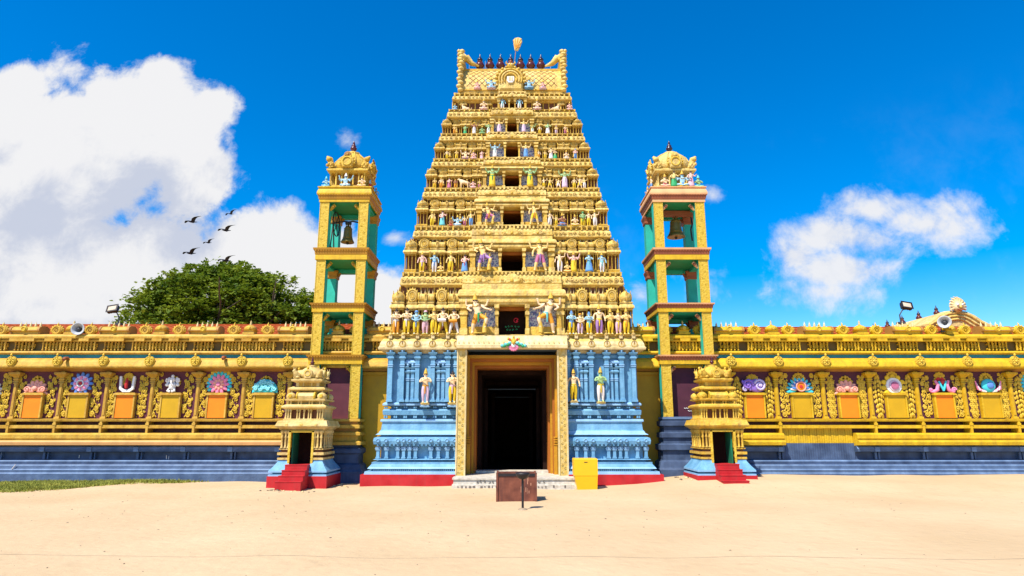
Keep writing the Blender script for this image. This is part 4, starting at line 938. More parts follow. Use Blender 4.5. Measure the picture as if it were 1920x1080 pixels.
# --- repeated ornaments of the wall (shared meshes)
def scroll(kind, seed):
    g = random.Random(seed); m = MB(); A = 'relief_gold'; n = 6      # 1 tall, about .27 wide, front at y=0
    if kind == 3:                                   # lady with a tall plume
        for q in range(9):
            z = .04 + q * .11; w = (.05, .075, .06, .085, .095, .10, .095, .075, .04)[q]
            for s in (-1, 1):
                m.ball((s * w * .8, 0, z), (.045, .03, .06), A, 6, 4); m.ball((s * w * 1.35, .01, z - .02), (.03, .02, .04), A, 6, 4)
            m.ball((0, -.02, z + .03), (.04, .035, .05), A, 6, 4)
        return m.mesh('scroll_ornament')
    pts = [((.05 if kind else .03) * math.sin(q * 1.15 + seed), 0, .01 + q * .97 / 20) for q in range(21)]
    m.tube(pts, .016, A, 5); n = 7
    for q in range(n):
        z = .075 + q * .14; s = 1 if (q + seed) % 2 else -1; w = 1.0 if q < n - 1 else .7
        if kind == 0:
            m.curl(s * .05, z, -.01, .066, A, 1.5, g.uniform(0, 6), s, .017); m.petals(-s * .075, z + .045, -.005, .0, .068, 6, A, w=.5, th=.03); m.curl(s * .10, z + .07, 0, .035, A, 1.1, q, -s, .012, 8)
        elif kind == 1:
            m.petals(0, z, -.02, .012, .080 * w, 8, A, w=.42, th=.04); m.ball((0, -.03, z), .022, A, 6, 4); m.ring(0, z, 0, .09 * w, .011, A, 12)
            for s2 in (-1, 1): m.petals(s2 * .085 * w, z + .07, 0, .0, .048, 5, A, w=.5, th=.02)
        else:
            m.curl(s * .05, z, -.01, .072, A, 1.7, q, -s, .018); m.curl(-s * .078, z + .065, -.0, .05, A, 1.3, q + 2, s, .014); m.petals(s * .115, z + .06, 0, .0, .045, 5, A, w=.5, th=.02)
        for w_ in range(3): m.ball((g.uniform(-.12, .12), 0, z + g.uniform(-.06, .06)), (g.uniform(.012, .022), .015, g.uniform(.012, .022)), A, 5, 3)
    return m.mesh('scroll_ornament')
SCR = [scroll(0, 3), scroll(1, 4), scroll(2, 5), scroll(3, 6), scroll(2, 8), scroll(0, 11)]
def topper(seed):
    m = MB(); A = 'relief_gold'; m.petals(0, .10, 0, .0, .14, 7, A, R(10), R(170), .4, .03, False); m.petals(0, .0, .0, .08, .24, 9, A, R(-10), R(190), .35, .03, False)
    m.ball((0, -.02, .19), (.045, .03, .06), A, 6, 4)
    for s in (-1, 1): m.curl(s * .16, .02, 0, .07, A, 1.4, 0, s, .016)
    return m.mesh('crown_ornament')
TOP = topper(1)
def wall_pilaster(G):
    m = MB()
    m.box(-.06, .06, -.07, .02, .04, .80, G); m.box(-.035, .035, -.09, -.07, .08, .74, G); m.box(-.085, .085, -.10, .02, .0, .04, G)
    for z, w in ((.74, .08), (.775, .095), (.81, .08)): m.box(-w, w, -.105, .02, z, z + .018, G)
    m.rect(0, -.03, .06, .06, [(.0, .80), (.03, .835), (.01, .86), (.05, .89), (.10, .92), (.13, .94), (.13, .975), (.0, .98), (.0, 1)], G)
    return m.mesh('pilaster')
def arch_orn(G, A='relief_gold'):
    m = MB()    # horseshoe ornament standing on the parapet: .5 wide, .4 tall
    m.prism([(-.11, 0)] + [(.20 * math.cos(a), .16 + .15 * math.sin(a)) for a in [R(215 - 250 * i / 14) for i in range(15)]] + [(.11, 0)], -.07, .06, G, inset=.03)
    m.ring(0, .16, -.075, .125, .016, A, 14); m.petals(0, .16, -.07, .01, .09, 7, A, w=.42, th=.02)
    for i in range(9):
        a = R(-15 + 210 * i / 8); m.ball((.205 * math.cos(a), -.02, .16 + .155 * math.sin(a)), (.03, .03, .03), A, 6, 4)
    m.ball((0, -.02, .335), (.035, .03, .045), A, 6, 4); m.lathe(0, 0, [(.02, .37), (.012, .40), (.004, .43)], A, 6)
    return m.mesh('arch_ornament')
def roof_kiosk(G, G2, w=.48, jars=5):
    m = MB(); P = [(-.20, 0), (-.20, .07), (-.26, .09), (-.27, .13), (-.24, .20), (-.16, .25), (-.05, .27), (.08, .27), (.20, .2), (.2, 0)]
    m.xprism(P, -w, w, G)
    for x in (-w + .02, w - .02): m.xprism([(y * 1.08, z * 1.06) for y, z in P], x - .035, x + .035, G2)
    m.box(-w - .02, w + .02, -.285, -.2, .10, .125, G2)
    m.disc(0, .16, -.31, .10, 'relief_gold', .07, 12); m.ring(0, .16, -.315, .065, .013, 'relief_gold', 10); m.ball((0, -.28, .28), (.03, .03, .04), 'relief_gold', 6, 4)
    for i in range(jars):
        x = (i - (jars - 1) / 2) * (1.7 * w / max(jars, 2)); m.lathe(x, 0, [(.03, .27), (.045, .30), (.025, .335), (.035, .36), (.012, .39), (.003, .45)], 'pale_cream', 7)
    return m.mesh('roof_kiosk')
def small_kiosk(G):
    m = MB(); m.rect(0, -.05, .16, .16, [(.03, 0), (.03, .05), (.0, .06), (.0, .12), (.05, .14)], G)
    m.lathe(0, -.05, [(.17, .13), (.20, .17), (.20, .21), (.15, .27), (.08, .31), (.03, .325)], G, 12, rib=.04); m.lathe(0, -.05, [(.03, .32), (.045, .35), (.02, .385), (.035, .41), (.004, .48)], 'pale_cream', 7)
    m.disc(0, .20, -.27, .07, 'relief_gold', .06, 10)
    return m.mesh('small_kiosk')
def medal():
    m = MB(); m.disc(0, 0, -.02, .145, 'relief_gold', .06, 16); m.ring(0, 0, -.03, .11, .014, 'relief_gold', 14); m.petals(0, 0, -.045, .03, .10, 8, 'relief_gold', w=.38, th=.03); m.ball((0, -.05, 0), .035, 'relief_gold', 7, 4); m.ball((0, -.02, .17), (.035, .03, .05), 'relief_gold', 6, 4)
    return m.mesh('medallion')
MED = medal()
def niche_bay(G, seed, L, h):
    """one stretch of the parapet's figure frieze: colonnettes with carved scenes between"""
    g = random.Random(seed); m = MB(); n = 5
    for i in range(n + 1):
        x = -L / 2 + L * i / n
        m.lathe(x, -.10, [(.028, 0), (.034, .03), (.022, .06), (.022, h * .7), (.036, h * .78), (.024, h * .84), (.038, h * .93), (.038, h)], G, 6)
        if i == n: break
        xm = x + L / n / 2
        if seed % 3 != 1 or i % 2: m.ball((xm, -.03, h * .42), (.05, .05, h * .3), 'relief_gold', 7, 5); m.ball((xm, -.06, h * .76), (.035, .035, .04), 'relief_gold', 6, 4)
        for q in range(5): m.ball((xm + g.uniform(-.10, .10), -.03, g.uniform(.05, h * .8)), (g.uniform(.02, .05), .04, g.uniform(.02, .05)), 'relief_gold' if q % 2 else G, 6, 4)
        if seed % 2: m.curl(xm + .05, h * .45, -.05, .07, 'relief_gold', 1.2, g.uniform(0, 6), 1, .014, 9)
    return m.mesh('figure_frieze')
paint('band_ochre', (.42, .20, .012), var=.15, dirt=.25)
# --- emblems above the panels
def E_lotus(p):
    m = MB(); m.petals(0, .02, 0, .05, .36, 9, p, R(-8), R(188), .22, .05, False); m.petals(0, .04, -.03, .02, .24, 7, p, R(10), R(170), .26, .05, False); m.ball((0, -.04, .12), (.08, .05, .07), p); m.curl(-.22, .09, -.03, .09, p, 1.4, 0, 1, .025); m.curl(.22, .09, -.03, .09, p, 1.4, PI, -1, .025); return m
def E_wheel():
    m = MB(); z = .26; m.petals(0, z, 0, .16, .33, 12, 'emblem_blue', w=.3, th=.05); m.disc(0, z, -.03, .23, 'emblem_lilac', .05); m.petals(0, z, -.05, .08, .21, 8, 'emblem_rose', w=.3, th=.03); m.ring(0, z, -.06, .09, .02, 'white'); m.disc(0, z, -.07, .05, 'cloth_red', .03); return m
def E_u():
    m = MB(); W = 'white'
    m.prism([(-.22, .42), (-.20, .10), (-.10, .02), (.10, .02), (.20, .10), (.22, .42), (.155, .42), (.14, .14), (.06, .09), (-.06, .09), (-.14, .14), (-.155, .42)], -.05, .03, W)
    m.tube([(0, -.06, .12), (0, -.07, .22), (0, -.06, .34), (0, -.04, .42)], [.035, .05, .038, .012], 'cloth_red', 8)
    for s in (-1, 1): m.ball((s * .19, -.03, .44), (.045, .04, .03), W, 7, 4)
    m.petals(0, .42, .0, .02, .16, 5, 'relief_gold', R(20), R(160), .4, .04, False); return m
def E_figure():
    m = MB(); W = 'white'; m.ball((0, -.03, .20), (.11, .07, .13), W); m.ball((0, -.06, .36), (.085, .07, .08), W)
    for s in (-1, 1): m.ball((s * .11, -.02, .36), (.06, .03, .08), W, 7, 4); m.ball((s * .15, -.03, .22), (.06, .05, .05), W, 7, 4); m.tube([(s * .07, -.05, .12), (s * .10, -.08, .05), (s * .02, -.09, .03)], .035, W, 6); m.tube([(s * .12, -.02, .26), (s * .19, -.04, .33), (s * .17, -.04, .40)], .025, W, 6)
    m.tube([(0, -.12, .36), (.01, -.14, .27), (.04, -.13, .20), (.07, -.12, .20)], [.035, .03, .025, .02], W, 6); m.ball((0, -.05, .46), (.05, .04, .05), W, 7, 4); return m
def E_rosette():
    m = MB(); z = .24; m.petals(0, z, 0, .22, .37, 14, 'emblem_cyan', R(-30), R(210), .32, .05, False); m.petals(0, z, -.03, .06, .30, 11, 'emblem_rose', w=.24, th=.06); m.petals(0, z, -.06, .03, .17, 9, 'emblem_pink', w=.3, th=.04); m.disc(0, z, -.09, .06, 'emblem_rose', .04); m.petals(0, z, .03, .30, .46, 9, 'relief_gold', R(20), R(160), .4, .04, False); return m
def E_arch():
    m = MB(); p = 'emblem_cyan'; m.prism([(-.36, 0)] + [(.36 * math.cos(a), .04 + .34 * math.sin(a)) for a in [R(180 - 15 * i) for i in range(13)]] + [(.36, 0)], -.03, .04, p, inset=.03)
    for i in range(7): a = R(15 + 25 * i); m.curl(.27 * math.cos(a), .05 + .25 * math.sin(a), -.05, .075, 'aqua_bright', 1.4, a, 1 if i % 2 else -1, .022)
    for i in range(4): a = R(30 + 40 * i); m.curl(.12 * math.cos(a), .04 + .11 * math.sin(a), -.05, .06, 'aqua_bright', 1.3, a, 1, .02)
    return m
def E_shell():
    m = MB(); p = 'emblem_purple'
    m.ball((.10, 0, .20), (.26, .06, .19), p, 12, 6); m.curl(.17, .20, -.06, .17, 'emblem_lilac', 1.7, R(160), -1, .035, 18); m.curl(-.16, .22, -.04, .15, p, 1.5, 0, 1, .045, 14); m.curl(-.24, .10, -.03, .09, 'emblem_lilac', 1.3, 0, 1, .025)
    for i in range(6): m.ball((-.30 + .04 * i, -.03, .30 - .04 * i), (.04, .04, .06), p, 6, 4)
    m.petals(0, .34, .02, .04, .2, 7, 'relief_gold', R(10), R(170), .35, .04, False); return m
def E_lotus_blue():
    m = MB(); m.petals(0, .06, 0, .10, .40, 11, 'emblem_cyan', R(-5), R(185), .16, .05, False); m.petals(0, .08, -.03, .08, .30, 8, 'white', R(5), R(175), .17, .05, False); m.petals(0, .1, -.05, .06, .26, 7, 'emblem_blue', R(10), R(170), .2, .04, False); m.disc(0, .17, -.09, .12, 'orange', .05); m.ring(0, .17, -.09, .13, .022, 'emblem_pink'); m.disc(0, .17, -.11, .05, 'cloth_red', .03); m.petals(0, .38, .02, .0, .2, 7, 'relief_gold', R(10), R(170), .35, .04, False); return m
def E_disc():
    m = MB(); m.petals(0, .18, 0, .18, .36, 9, 'cloth_yellow', R(-40), R(220), .4, .05, False); m.disc(0, .20, -.03, .23, 'white', .06); m.disc(0, .20, -.06, .16, 'cloth_mauve', .05); m.disc(0, .20, -.09, .11, 'cloth_magenta', .04); m.petals(0, .44, .02, .0, .18, 7, 'relief_gold', R(10), R(170), .35, .04, False); return m
def E_knot():
    m = MB(); r = 'emblem_rose'
    for s in (-1, 1):
        m.tube([(s * .34, -.02, .03), (s * .26, -.03, .02), (s * .16, -.05, .08), (s * .13, -.05, .22), (s * .19, -.04, .34)], [.03, .05, .055, .05, .03], r, 7); m.curl(s * .32, .08, -.03, .07, r, 1.2, 0, s, .025); m.tube([(s * .10, -.07, .32), (s * .05, -.08, .18), (0, -.08, .05)], [.03, .035, .03], 'emblem_cyan', 6)
    m.petals(0, .3, 0, .02, .16, 7, 'cloth_red', R(0), R(180), .35, .05, False); m.ball((0, -.06, .30), (.06, .05, .07), 'cloth_red', 7, 5); m.petals(0, .42, .02, .02, .18, 5, 'relief_gold', R(30), R(150), .35, .04, False); return m
def E_gem():
    m = MB()
    for s in (-1, 1):
        for i in range(4): m.tube([(s * .08, -.02, .03), (s * (.2 + .04 * i), -.03, .05 + .02 * i), (s * (.30 + .02 * i), -.03, .15 + .06 * i)], [.03, .035, .018], 'emblem_rose' if i % 2 else 'white', 6)
    m.ball((0, -.02, .20), (.21, .08, .19), 'emblem_cyan', 12, 7); m.ball((.02, -.08, .20), (.11, .05, .10), 'emblem_blue', 10, 6); m.petals(0, .38, .02, .0, .2, 9, 'relief_gold', R(0), R(180), .3, .04, False); return m
MAT['panel_trim'] = MAT['relief_gold']
def make_wall(s, x0, x1, G, G2, PE, MAR, pil, panels, label, loc):
    w = thing('boundary_wall', loc, label, 'temple wall')
    B, Lt = 'wall_blue', 'wall_blue_light'
    xo, xi = (x0, x1)
    a, b = sorted((xo, xi))
    gnd = -.3
    blue = [(.46, gnd, B), (.46, 888, Lt), (.43, 886, B), (.43, 881, Lt), (.40, 879, B), (.38, 873, Lt), (.36, 871, 'navy'), (.22, 869.5, 'navy'), (.22, 865, Lt), (.18, 863, B), (.04, 861, 'navy'), (.04, 848, B), (.27, 846.5, B), (.28, 842, Lt), (.24, 838, Lt), (.18, 836, Lt), (.05, 835.5, Lt)]
    gold = [(.10, 835.5, PE), (.40, 834.5, PE), (.42, 829, PE), (.40, 826, G), (.30, 825, G), (.30, 823, G), (.34, 822, G), (.34, 815, G), (.26, 812, G), (-.12, 811, 'gap_dark'), (-.12, 803.5, G), (.20, 803, G), (.20, 797, G), (-.12, 796.5, 'gap_dark'), (-.12, 791, G), (.22, 790, G), (.24, 786, G), (.02, 785, G)]
    if s < 0: segs = [(a, b)]
    else:      # a board covers a gap in the mouldings of this wall
        g0, g1 = xu(1470, 815, YWL - .3), xu(1606, 815, YWL - .3); segs = [(a, g0), (g1, b)]
    wall_strip(a, b, blue if s < 0 else blue[:12], 23.0, 'blue_base', w)
    for q in segs:
        wall_strip(q[0], q[1], gold, 23.0, 'moulding', w)
        if s > 0: wall_strip(q[0], q[1], [(.05, 848, 'navy'), (.27, 846.5, B), (.28, 842, Lt), (.24, 838, Lt), (.18, 836, Lt), (.05, 835.6, Lt)], 22.9, 'moulding', w)
    if s > 0:
        wall_strip(g0, g1, [(.05, 803, G), (.20, 803, G), (.20, 797, G), (.05, 796.5, 'gap_dark'), (.05, 791, G), (.22, 790, G), (.24, 786, G), (.02, 785, G)], 22.95, 'moulding', w)
        m = MB(); n = 30; z0, z1 = zw(831, .1), zw(800, .1)
        for i in range(n):
            xx = g0 + .02 + (g1 - g0 - .04) * i / n; dx = (g1 - g0 - .04) / n
            m.box(xx, xx + dx - .008, YWL - .085 + .006 * (i % 3), YWL - .03, z0, z1, G)
        m.box(g0 + .01, g1 - .01, YWL - .06, YWL + .3, z0 + .003, z1 + .02, G); build(m, 'yellow_board', w)
        m = MB(); m.box(g0 + .01, g1 - .01, YWL - .10, YWL + .3, zw(862, .1), z0 + .002, 'navy')
        for i in range(n): m.box(g0 + .03 + (g1 - g0 - .06) * i / n, g0 + .045 + (g1 - g0 - .06) * i / n, YWL - .106, YWL - .09, zw(861, .1), z0, 'wall_blue')
        build(m, 'blue_board', w)
    # short posts on the rails and on the blue base
    xs_all = pil
    for x in xs_all:
        m = MB(); xr = x + (.04 if s < 0 else -.02)
        if not (s > 0 and g0 < xr < g1):
            m.box(xr - .035, xr + .035, YWL - .215, YWL + .12, zw(812, .2), zw(790, .2), G); m.box(xr - .055, xr + .055, YWL - .225, YWL - .2, zw(797.5, .2), zw(793, .2), G)
            build(m, 'rail_post', w); m = MB(); xb = x + (-.18 if s < 0 else -.1)
            m.box(xb - .035, xb + .035, YWL - .16, YWL - .02, zw(861, .12), zw(848, .12), B); m.box(xb - .075, xb + .075, YWL - .30, YWL - .2, zw(846, .2), zw(838, .2), Lt)
            m.box(xb + .09, xb + .13, YWL - .14, YWL - .02, zw(861, .12), zw(848, .12), B)
            build(m, 'base_post', w)
    m = MB(); m.box(a, b, YWL, 22.8, zw(785.4), zw(697), MAR); build(m, 'wall_face', w)
    # cornice, strip, parapet
    xe = -3.55 if s < 0 else 3.55
    a2, b2 = (a, xe) if s < 0 else (xe, b)
    z = lambda v, o: zw(v, o)
    cor = [(0, 697, G2), (.06, 696, G2), (.16, 692, G), (.30, 690, G), (.42, 689.5, G), (.44, 687, G), (.43, 684, G), (.40, 679, G), (.33, 675, G), (.22, 672, G), (.12, 671, 'teal_strip'), (.12, 665, G), (.26, 664, G), (.29, 661, G), (.26, 658.5, G), (.06, 658, G)]
    wall_strip(a2, b2, cor, 23.2, 'cornice', w)
    par = [(.05, 658, 'frieze_back'), (.05, 641, G), (.20, 640.5, G), (.22, 637, G), (.12, 634.5, G)]
    ys = [(YWL - o, zw(v, o)) for o, v, _ in par]
    zp = zw(626.5, .15)
    extra = [(YWL - .12, zp - .17), (YWL - .26, zp - .15), (YWL - .27, zp - .09), (YWL - .22, zp - .02), (YWL - .14, zp), (23.3, zp), (23.3, ys[0][1])]
    m = MB(); m.xprism(ys + extra, a2, b2, [p[2] for p in par] + [G] * 7); build(m, 'parapet', w)
    # tiled roof rising behind
    m = MB(); y0, y1 = YWL + .35, YWL + 2.6; zA, zB = zp - .12, zp + (.72 if s < 0 else .62); nr = 9
    xa = a2
    while xa < b2 - .01:
        xb = min(xa + .25, b2)
        for r_ in range(nr):
            f0, f1 = r_ / nr, (r_ + 1) / nr; ya, yb_ = y0 + (y1 - y0) * f0, y0 + (y1 - y0) * f1; za, zb2 = zA + (zB - zA) * f0, zA + (zB - zA) * f1
            m.add([(xa, ya, za + .045), (xa + .10, ya, za + .075), (xb, ya, za + .045), (xb, yb_, zb2 + .012), (xa + .10, yb_, zb2 + .04), (xa, yb_, zb2 + .012), (xa, ya, za - .01), (xb, ya, za - .01)], [(0, 1, 4, 5), (1, 2, 3, 4), (0, 6, 7, 2), (0, 2, 1)], 'tile')
        xa = xb
    m.box(a2, b2, y1 - .1, y1 + 6, zB - .35, zB + .03, 'tile'); build(m, 'tiled_roof', w)
    # plain stretch next to the gate tower
    m = MB(); c0, c1 = sorted((s * 3.5, s * 4.95)); m.box(c0, c1, YWL + .02, 22.8, -.1, zw(697), 'plain_ochre'); m.box(c0, c1, YWL - .06, YWL + .03, zw(703), zw(698), 'plain_ochre'); build(m, 'plain_wall', w)
    PM, AM, RM, SM_ = wall_pilaster(G), arch_orn(G), roof_kiosk(G, G2), small_kiosk(G)
    hface = zw(697) - zw(785)
    for x in pil:
        put(PM, 'pilaster', w, (x, YWL - .005, zw(785)), (1, 1, hface))
        put(MED, 'medallion', w, (x, YWL - .44, zw(677, .44)), (1.15, 1, 1.15))
    sh = [0]
    for i, (x, pc, em, lb) in enumerate(panels):
        z0, z1 = zw(783.5), zw(741)
        m = MB(); m.box(x - .27, x + .27, YWL - .12, YWL + .02, z0, z1, pc); 
        for q in (-1, 1): m.box(x + q * .30 - .025, x + q * .30 + .025, YWL - .14, YWL + .02, z0, z1, G)
        m.box(x - .36, x + .36, YWL - .18, YWL + .02, z1, z1 + .05, G); m.box(x - .32, x + .32, YWL - .15, YWL + .02, z1 + .05, z1 + .075, G)
        build(m, 'niche_panel', w, 'orange niche panel' if pc == 'orange' else 'ochre niche panel')
        if em: 
            me = em().mesh('emblem'); put(me, 'emblem', w, (x, YWL - .06, z1 + .075), (1.14, 1, 1.14), label=lb)
        put(TOP, 'crown_ornament', w, (x, YWL - .02, z1 + .40), (1.0, 1, .95))
        sk = SCR[(i * 2 + (0 if s < 0 else 3)) % 6]
        for q in (-1, 1): put(sk, 'scroll_ornament', w, (x + q * .505, YWL - .02, z0 + .01), (1.12 * q, 1.1, hface * (.93 if i % 2 else .88)))
    # parapet ornaments, every 2.92 m
    per = 2.92; hn = zw(641, .05) - zw(658, .05)
    NB = [niche_bay(G, q, per / 4 - .16, hn - .01) for q in range(4)]
    NB = NB
    ref = xu(388, 615, YWL) if s < 0 else xu(1527, 605, YWL); k0 = int((a2 - ref) / per) - 1
    i = 0
    for k in range(k0, k0 + int((b2 - a2) / per) + 4):
        for off, me, nm in ((0, RM, 'roof_kiosk'), (.31, AM, 'arch_ornament'), (.5, SM_, 'small_kiosk'), (.69, AM, 'arch_ornament')):
            x = ref + (k + off) * per
            i += 1
            if not (a2 + .3 < x < b2 - .3): continue
            put(me, nm, w, (x, YWL + .02, zp - .005))
            xf = x; put(NB[i % 4], 'figure_frieze', w, (xf, YWL - .04, zw(658, .05) + .004))
            m = MB(); W_ = .40 if nm == 'roof_kiosk' else .16
            m.box(x - W_, x + W_, YWL - .30, YWL - .05, zw(640.4, .2), zp - .16, G); build(m, 'frieze_block', w)
    return w
PL = [-16.04 + 1.475 * k for k in range(-6, 7)]
pl_em = [(-16.88, 'panel_ochre', lambda: E_lotus('white'), 'white lotus emblem'), (-15.40, 'orange', lambda: E_lotus('emblem_pink'), 'salmon pink lotus emblem with curled sides'), (-13.94, 'panel_ochre', E_wheel, 'blue wheel emblem with a pink centre'), (-12.44, 'orange', E_u, 'white u shaped emblem with a red flame'), (-10.97, 'panel_ochre', E_figure, 'white seated figure emblem'), (-9.48, 'orange', E_rosette, 'pink rosette emblem edged with cyan petals'), (-7.98, 'panel_ochre', E_arch, 'cyan scrolled fan emblem')]
pl_em = [(-16.88 - 1.475 * k, 'orange' if k % 2 else 'panel_ochre', lambda: E_lotus('emblem_pink'), 'pink lotus emblem') for k in (3, 2, 1)] + pl_em
WL = make_wall(-1, -26.0, -6.3, 'wall_gold', 'band_brown', 'peach', 'maroon', [x for x in PL if x < -6.9], pl_em, 'long golden brown temple wall with maroon bays beside the big tree and the grass', (-15, 21.3, 0))
PR = [7.02 + 1.515 * k for k in range(0, 13)]
pr_em = [(7.80, 'orange', E_shell, 'purple spiral shell emblem'), (9.31, 'panel_ochre', E_lotus_blue, 'blue and white lotus emblem with an orange heart'), (10.82, 'orange', lambda: E_lotus('emblem_pink'), 'pale pink lotus emblem'), (12.35, 'panel_ochre', E_disc, 'white emblem with a purple disc'), (13.89, 'orange', E_knot, 'red knot emblem with a teal heart'), (15.39, 'panel_ochre', E_gem, 'cyan gem emblem between pink petals'), (16.9, 'orange', E_rosette, 'pink rosette emblem')] + [(16.9 + 1.515 * k, 'panel_ochre' if k % 2 else 'orange', E_disc, 'purple disc emblem') for k in (1, 2, 3)]
WR = make_wall(1, 26.0, 6.3, 'wall_yellow', 'band_brown', 'wall_yellow', 'maroon_purple', PR, pr_em, 'long bright yellow temple wall with maroon bays and a boarded gap', (15, 21.3, 0))

# ------------------------------------------------------------------ bell towers
def bell_tower(s, xc, wx, label, BR, BR2, PT, dome_mat, left):
    t = thing('bell_tower', (xc, 20.7, 0), label, 'bell tower')
    y0 = 20.7; y1 = y0 + wx; hx = wx / 2; pw = .31
    zz = lambda v: zv(v, y0)
    zbase = zz(785); ztop = zz(378)
    # moulded base bay standing forward of the wall
    if left: bm = [(.30, -.3, 'navy'), (.30, 884, 'navy'), (.24, 880, 'navy'), (.20, 872, 'navy'), (.10, 868, 'navy'), (.10, 852, 'navy'), (.18, 849, 'navy'), (.18, 842, 'navy'), (.06, 838, 'navy'), (.06, 835, 'wall_gold'), (.18, 834, 'wall_gold'), (.18, 829, 'wall_gold'), (.05, 826, 'wall_gold'), (.05, 818, 'wall_gold'), (.14, 816, 'wall_gold'), (.14, 811, 'wall_gold'), (.02, 809, 'band_brown'), (.02, 804, 'wall_gold'), (.10, 803, 'wall_gold'), (.10, 797, 'wall_gold'), (.02, 796, 'band_brown'), (.02, 791, 'wall_gold'), (.10, 790, 'wall_gold'), (.10, 786, 'wall_gold'), (.0, 785, 'wall_gold')]
    else: bm = [(.30, -.3, 'navy'), (.30, 880, 'navy'), (.26, 876, 'navy'), (.22, 866, 'navy'), (.12, 862, 'navy'), (.12, 846, 'navy'), (.20, 843, 'navy'), (.20, 834, 'navy'), (.08, 831, 'navy'), (.08, 822, 'navy'), (.14, 820, 'navy'), (.14, 812, 'navy'), (.04, 810, 'navy'), (.04, 800, 'navy'), (.12, 798, 'navy'), (.12, 790, 'navy'), (.02, 788, 'navy'), (.06, 786, 'wall_blue_light'), (.06, 782, 'navy'), (.0, 781, 'navy')]
    m = MB(); m.rect(xc, y0 + .6, hx - .03, .57, [(o, zz(v) if v > 50 else v, mt) for o, v, mt in bm]); build(m, 'base', t)
    m = MB(); m.box(xc - hx + .05, xc + hx - .05, y0 + .28, y0 + 1.0, zbase, zz(684), 'maroon' if left else 'maroon_purple')
    pnl = build(m, 'panel', t)
    if not left:
        m = MB(); g = random.Random(3)
        for r_, (v, n, u0) in enumerate(((765.5, 13, 1283), (770.5, 7, 1291))):
            for i in range(n):
                x, z = px(u0 + i * 2.0, v, y0 + .28); m.curl(x, z, y0 + .272, .022, 'white', .8, g.uniform(0, 6), 1 if i % 2 else -1, .006, 6)
        build(m, 'lettering', pnl)
    # posts
    for fx in (-1, 1):
        for fy in (0, 1):
            m = MB(); xa, xb = sorted((xc + fx * hx, xc + fx * (hx - pw))); ya, yb = (y0, y0 + pw) if fy == 0 else (y1 - pw, y1)
            zb_ = zbase + .003 if fy == 0 else zz(700)
            n0 = len(m.m); m.box(xa, xb, ya, yb, zb_, ztop, 'teal'); m.m[n0 + 2] = PT if fy == 0 else 'teal'
            if fx == -s: m.m[n0 + (5 if fx < 0 else 3)] = 'teal'
            if fy == 0:
                h = (ztop - zb_)
                for k in range(int(h / .22)):
                    z = zb_ + .11 + k * .22; m.curl((xa + xb) / 2 + .045 * (1 if k % 2 else -1), z, ya + .004, .055, PT, 1.0, k, 1 if k % 2 else -1, .008, 7)
                for q in (xa + .012, xb - .012): m.box(q - .012, q + .012, ya - .012, ya + .02, zb_ + .01, ztop, PT)
            build(m, 'post', t)
    # bands with green soffits and carved brackets
    for i, (vb, vt) in enumerate(((683, 665), (585, 568), (487, 465), (379, 351))):
        zb_, zt_ = zz(vb), zz(vt); h = zt_ - zb_; m = MB()
        if i < 3: pr = [(-.0, zb_, 'wall_yellow'), (.04, zb_ + .003, 'wall_yellow'), (.04, zb_ + .42 * h, BR), (.05, zb_ + .44 * h, BR), (.06, zb_ + .60 * h, BR), (.06, zb_ + .68 * h, BR), (.10, zb_ + .82 * h, BR if left else BR2), (.11, zt_ - .01, BR2), (.0, zt_, BR2)]
        else: pr = [(0, zb_, BR2), (.03, zb_ + .003, BR2), (.03, zb_ + .18 * h, BR), (.05, zb_ + .20 * h, BR), (.07, zb_ + .40 * h, BR), (.10, zb_ + .46 * h, BR2), (.11, zb_ + .56 * h, BR2), (.09, zb_ + .72 * h, BR2), (.06, zb_ + .86 * h, BR2), (.05, zb_ + .92 * h, BR2), (.09, zb_ + .94 * h, BR2), (.09, zt_, BR2)]
        m.rect(xc, (y0 + y1) / 2, hx, (y1 - y0) / 2, pr, cap0=False)
        m.box(xc - hx + .01, xc + hx - .01, y0 + .01, y1 - .01, zb_ - .004, zb_ + .03, 'green_soffit' if i != 1 else 'teal')
        for fx in (-1, 1):      # down-stand beams in teal between the posts
            m.box(xc + fx * (hx - .16) - .10, xc + fx * (hx - .16) + .10, y0 + pw, y1 - pw, zb_ - .10, zb_ - .003, 'teal')
        m.box(xc - hx + pw, xc + hx - pw, y1 - .26, y1 - .06, zb_ - .14, zb_ - .003, 'teal')
        n = 20
        for k in range(n):      # dentil beads under the lip
            x = xc - hx - .06 + (wx + .12) * (k + .5) / n
            m.box(x - .018, x + .018, y0 - .10, y0 - .05, zb_ + (.70 if i < 3 else .42) * h, zb_ + (.80 if i < 3 else .47) * h, BR)
        build(m, 'band', t)
        for fx in (-1, 1):
            for yy in (y0 + .12, y1 - .18):
                m = MB(); xx = xc + fx * (hx - pw - .0)
                m.tube([(xx, yy, zb_ - .26), (xx - fx * .06, yy, zb_ - .16), (xx - fx * .16, yy, zb_ - .06)], [.03, .06, .055], BR2 if yy < y0 + 1 else BR, 7); m.ball((xx - fx * .12, yy - .04, zb_ - .13), (.055, .05, .055), BR, 7, 5)
                if yy > y0 + 1: yy = y1 - pw / 2; m.rect(xc + fx * (hx - pw / 2), yy, pw / 2, pw / 2, [(.005, zb_ - .34), (.03, zb_ - .30), (.03, zb_ - .22), (.07, zb_ - .10), (.07, zb_ - .06), (.004, zb_ - .05)], BR)
                build(m, 'bracket', t)
    # crowning dome with gables and figures
    zt_ = zz(351); yc_ = (y0 + y1) / 2; H = zv(290, yc_) - zt_; DM = dome_mat; r = .68 if left else .66
    m = MB(); m.rect(xc, yc_, .70, .70, [(.02, zt_), (.02, zt_ + .07), (-.04, zt_ + .09), (-.04, zt_ + .13)], DM)
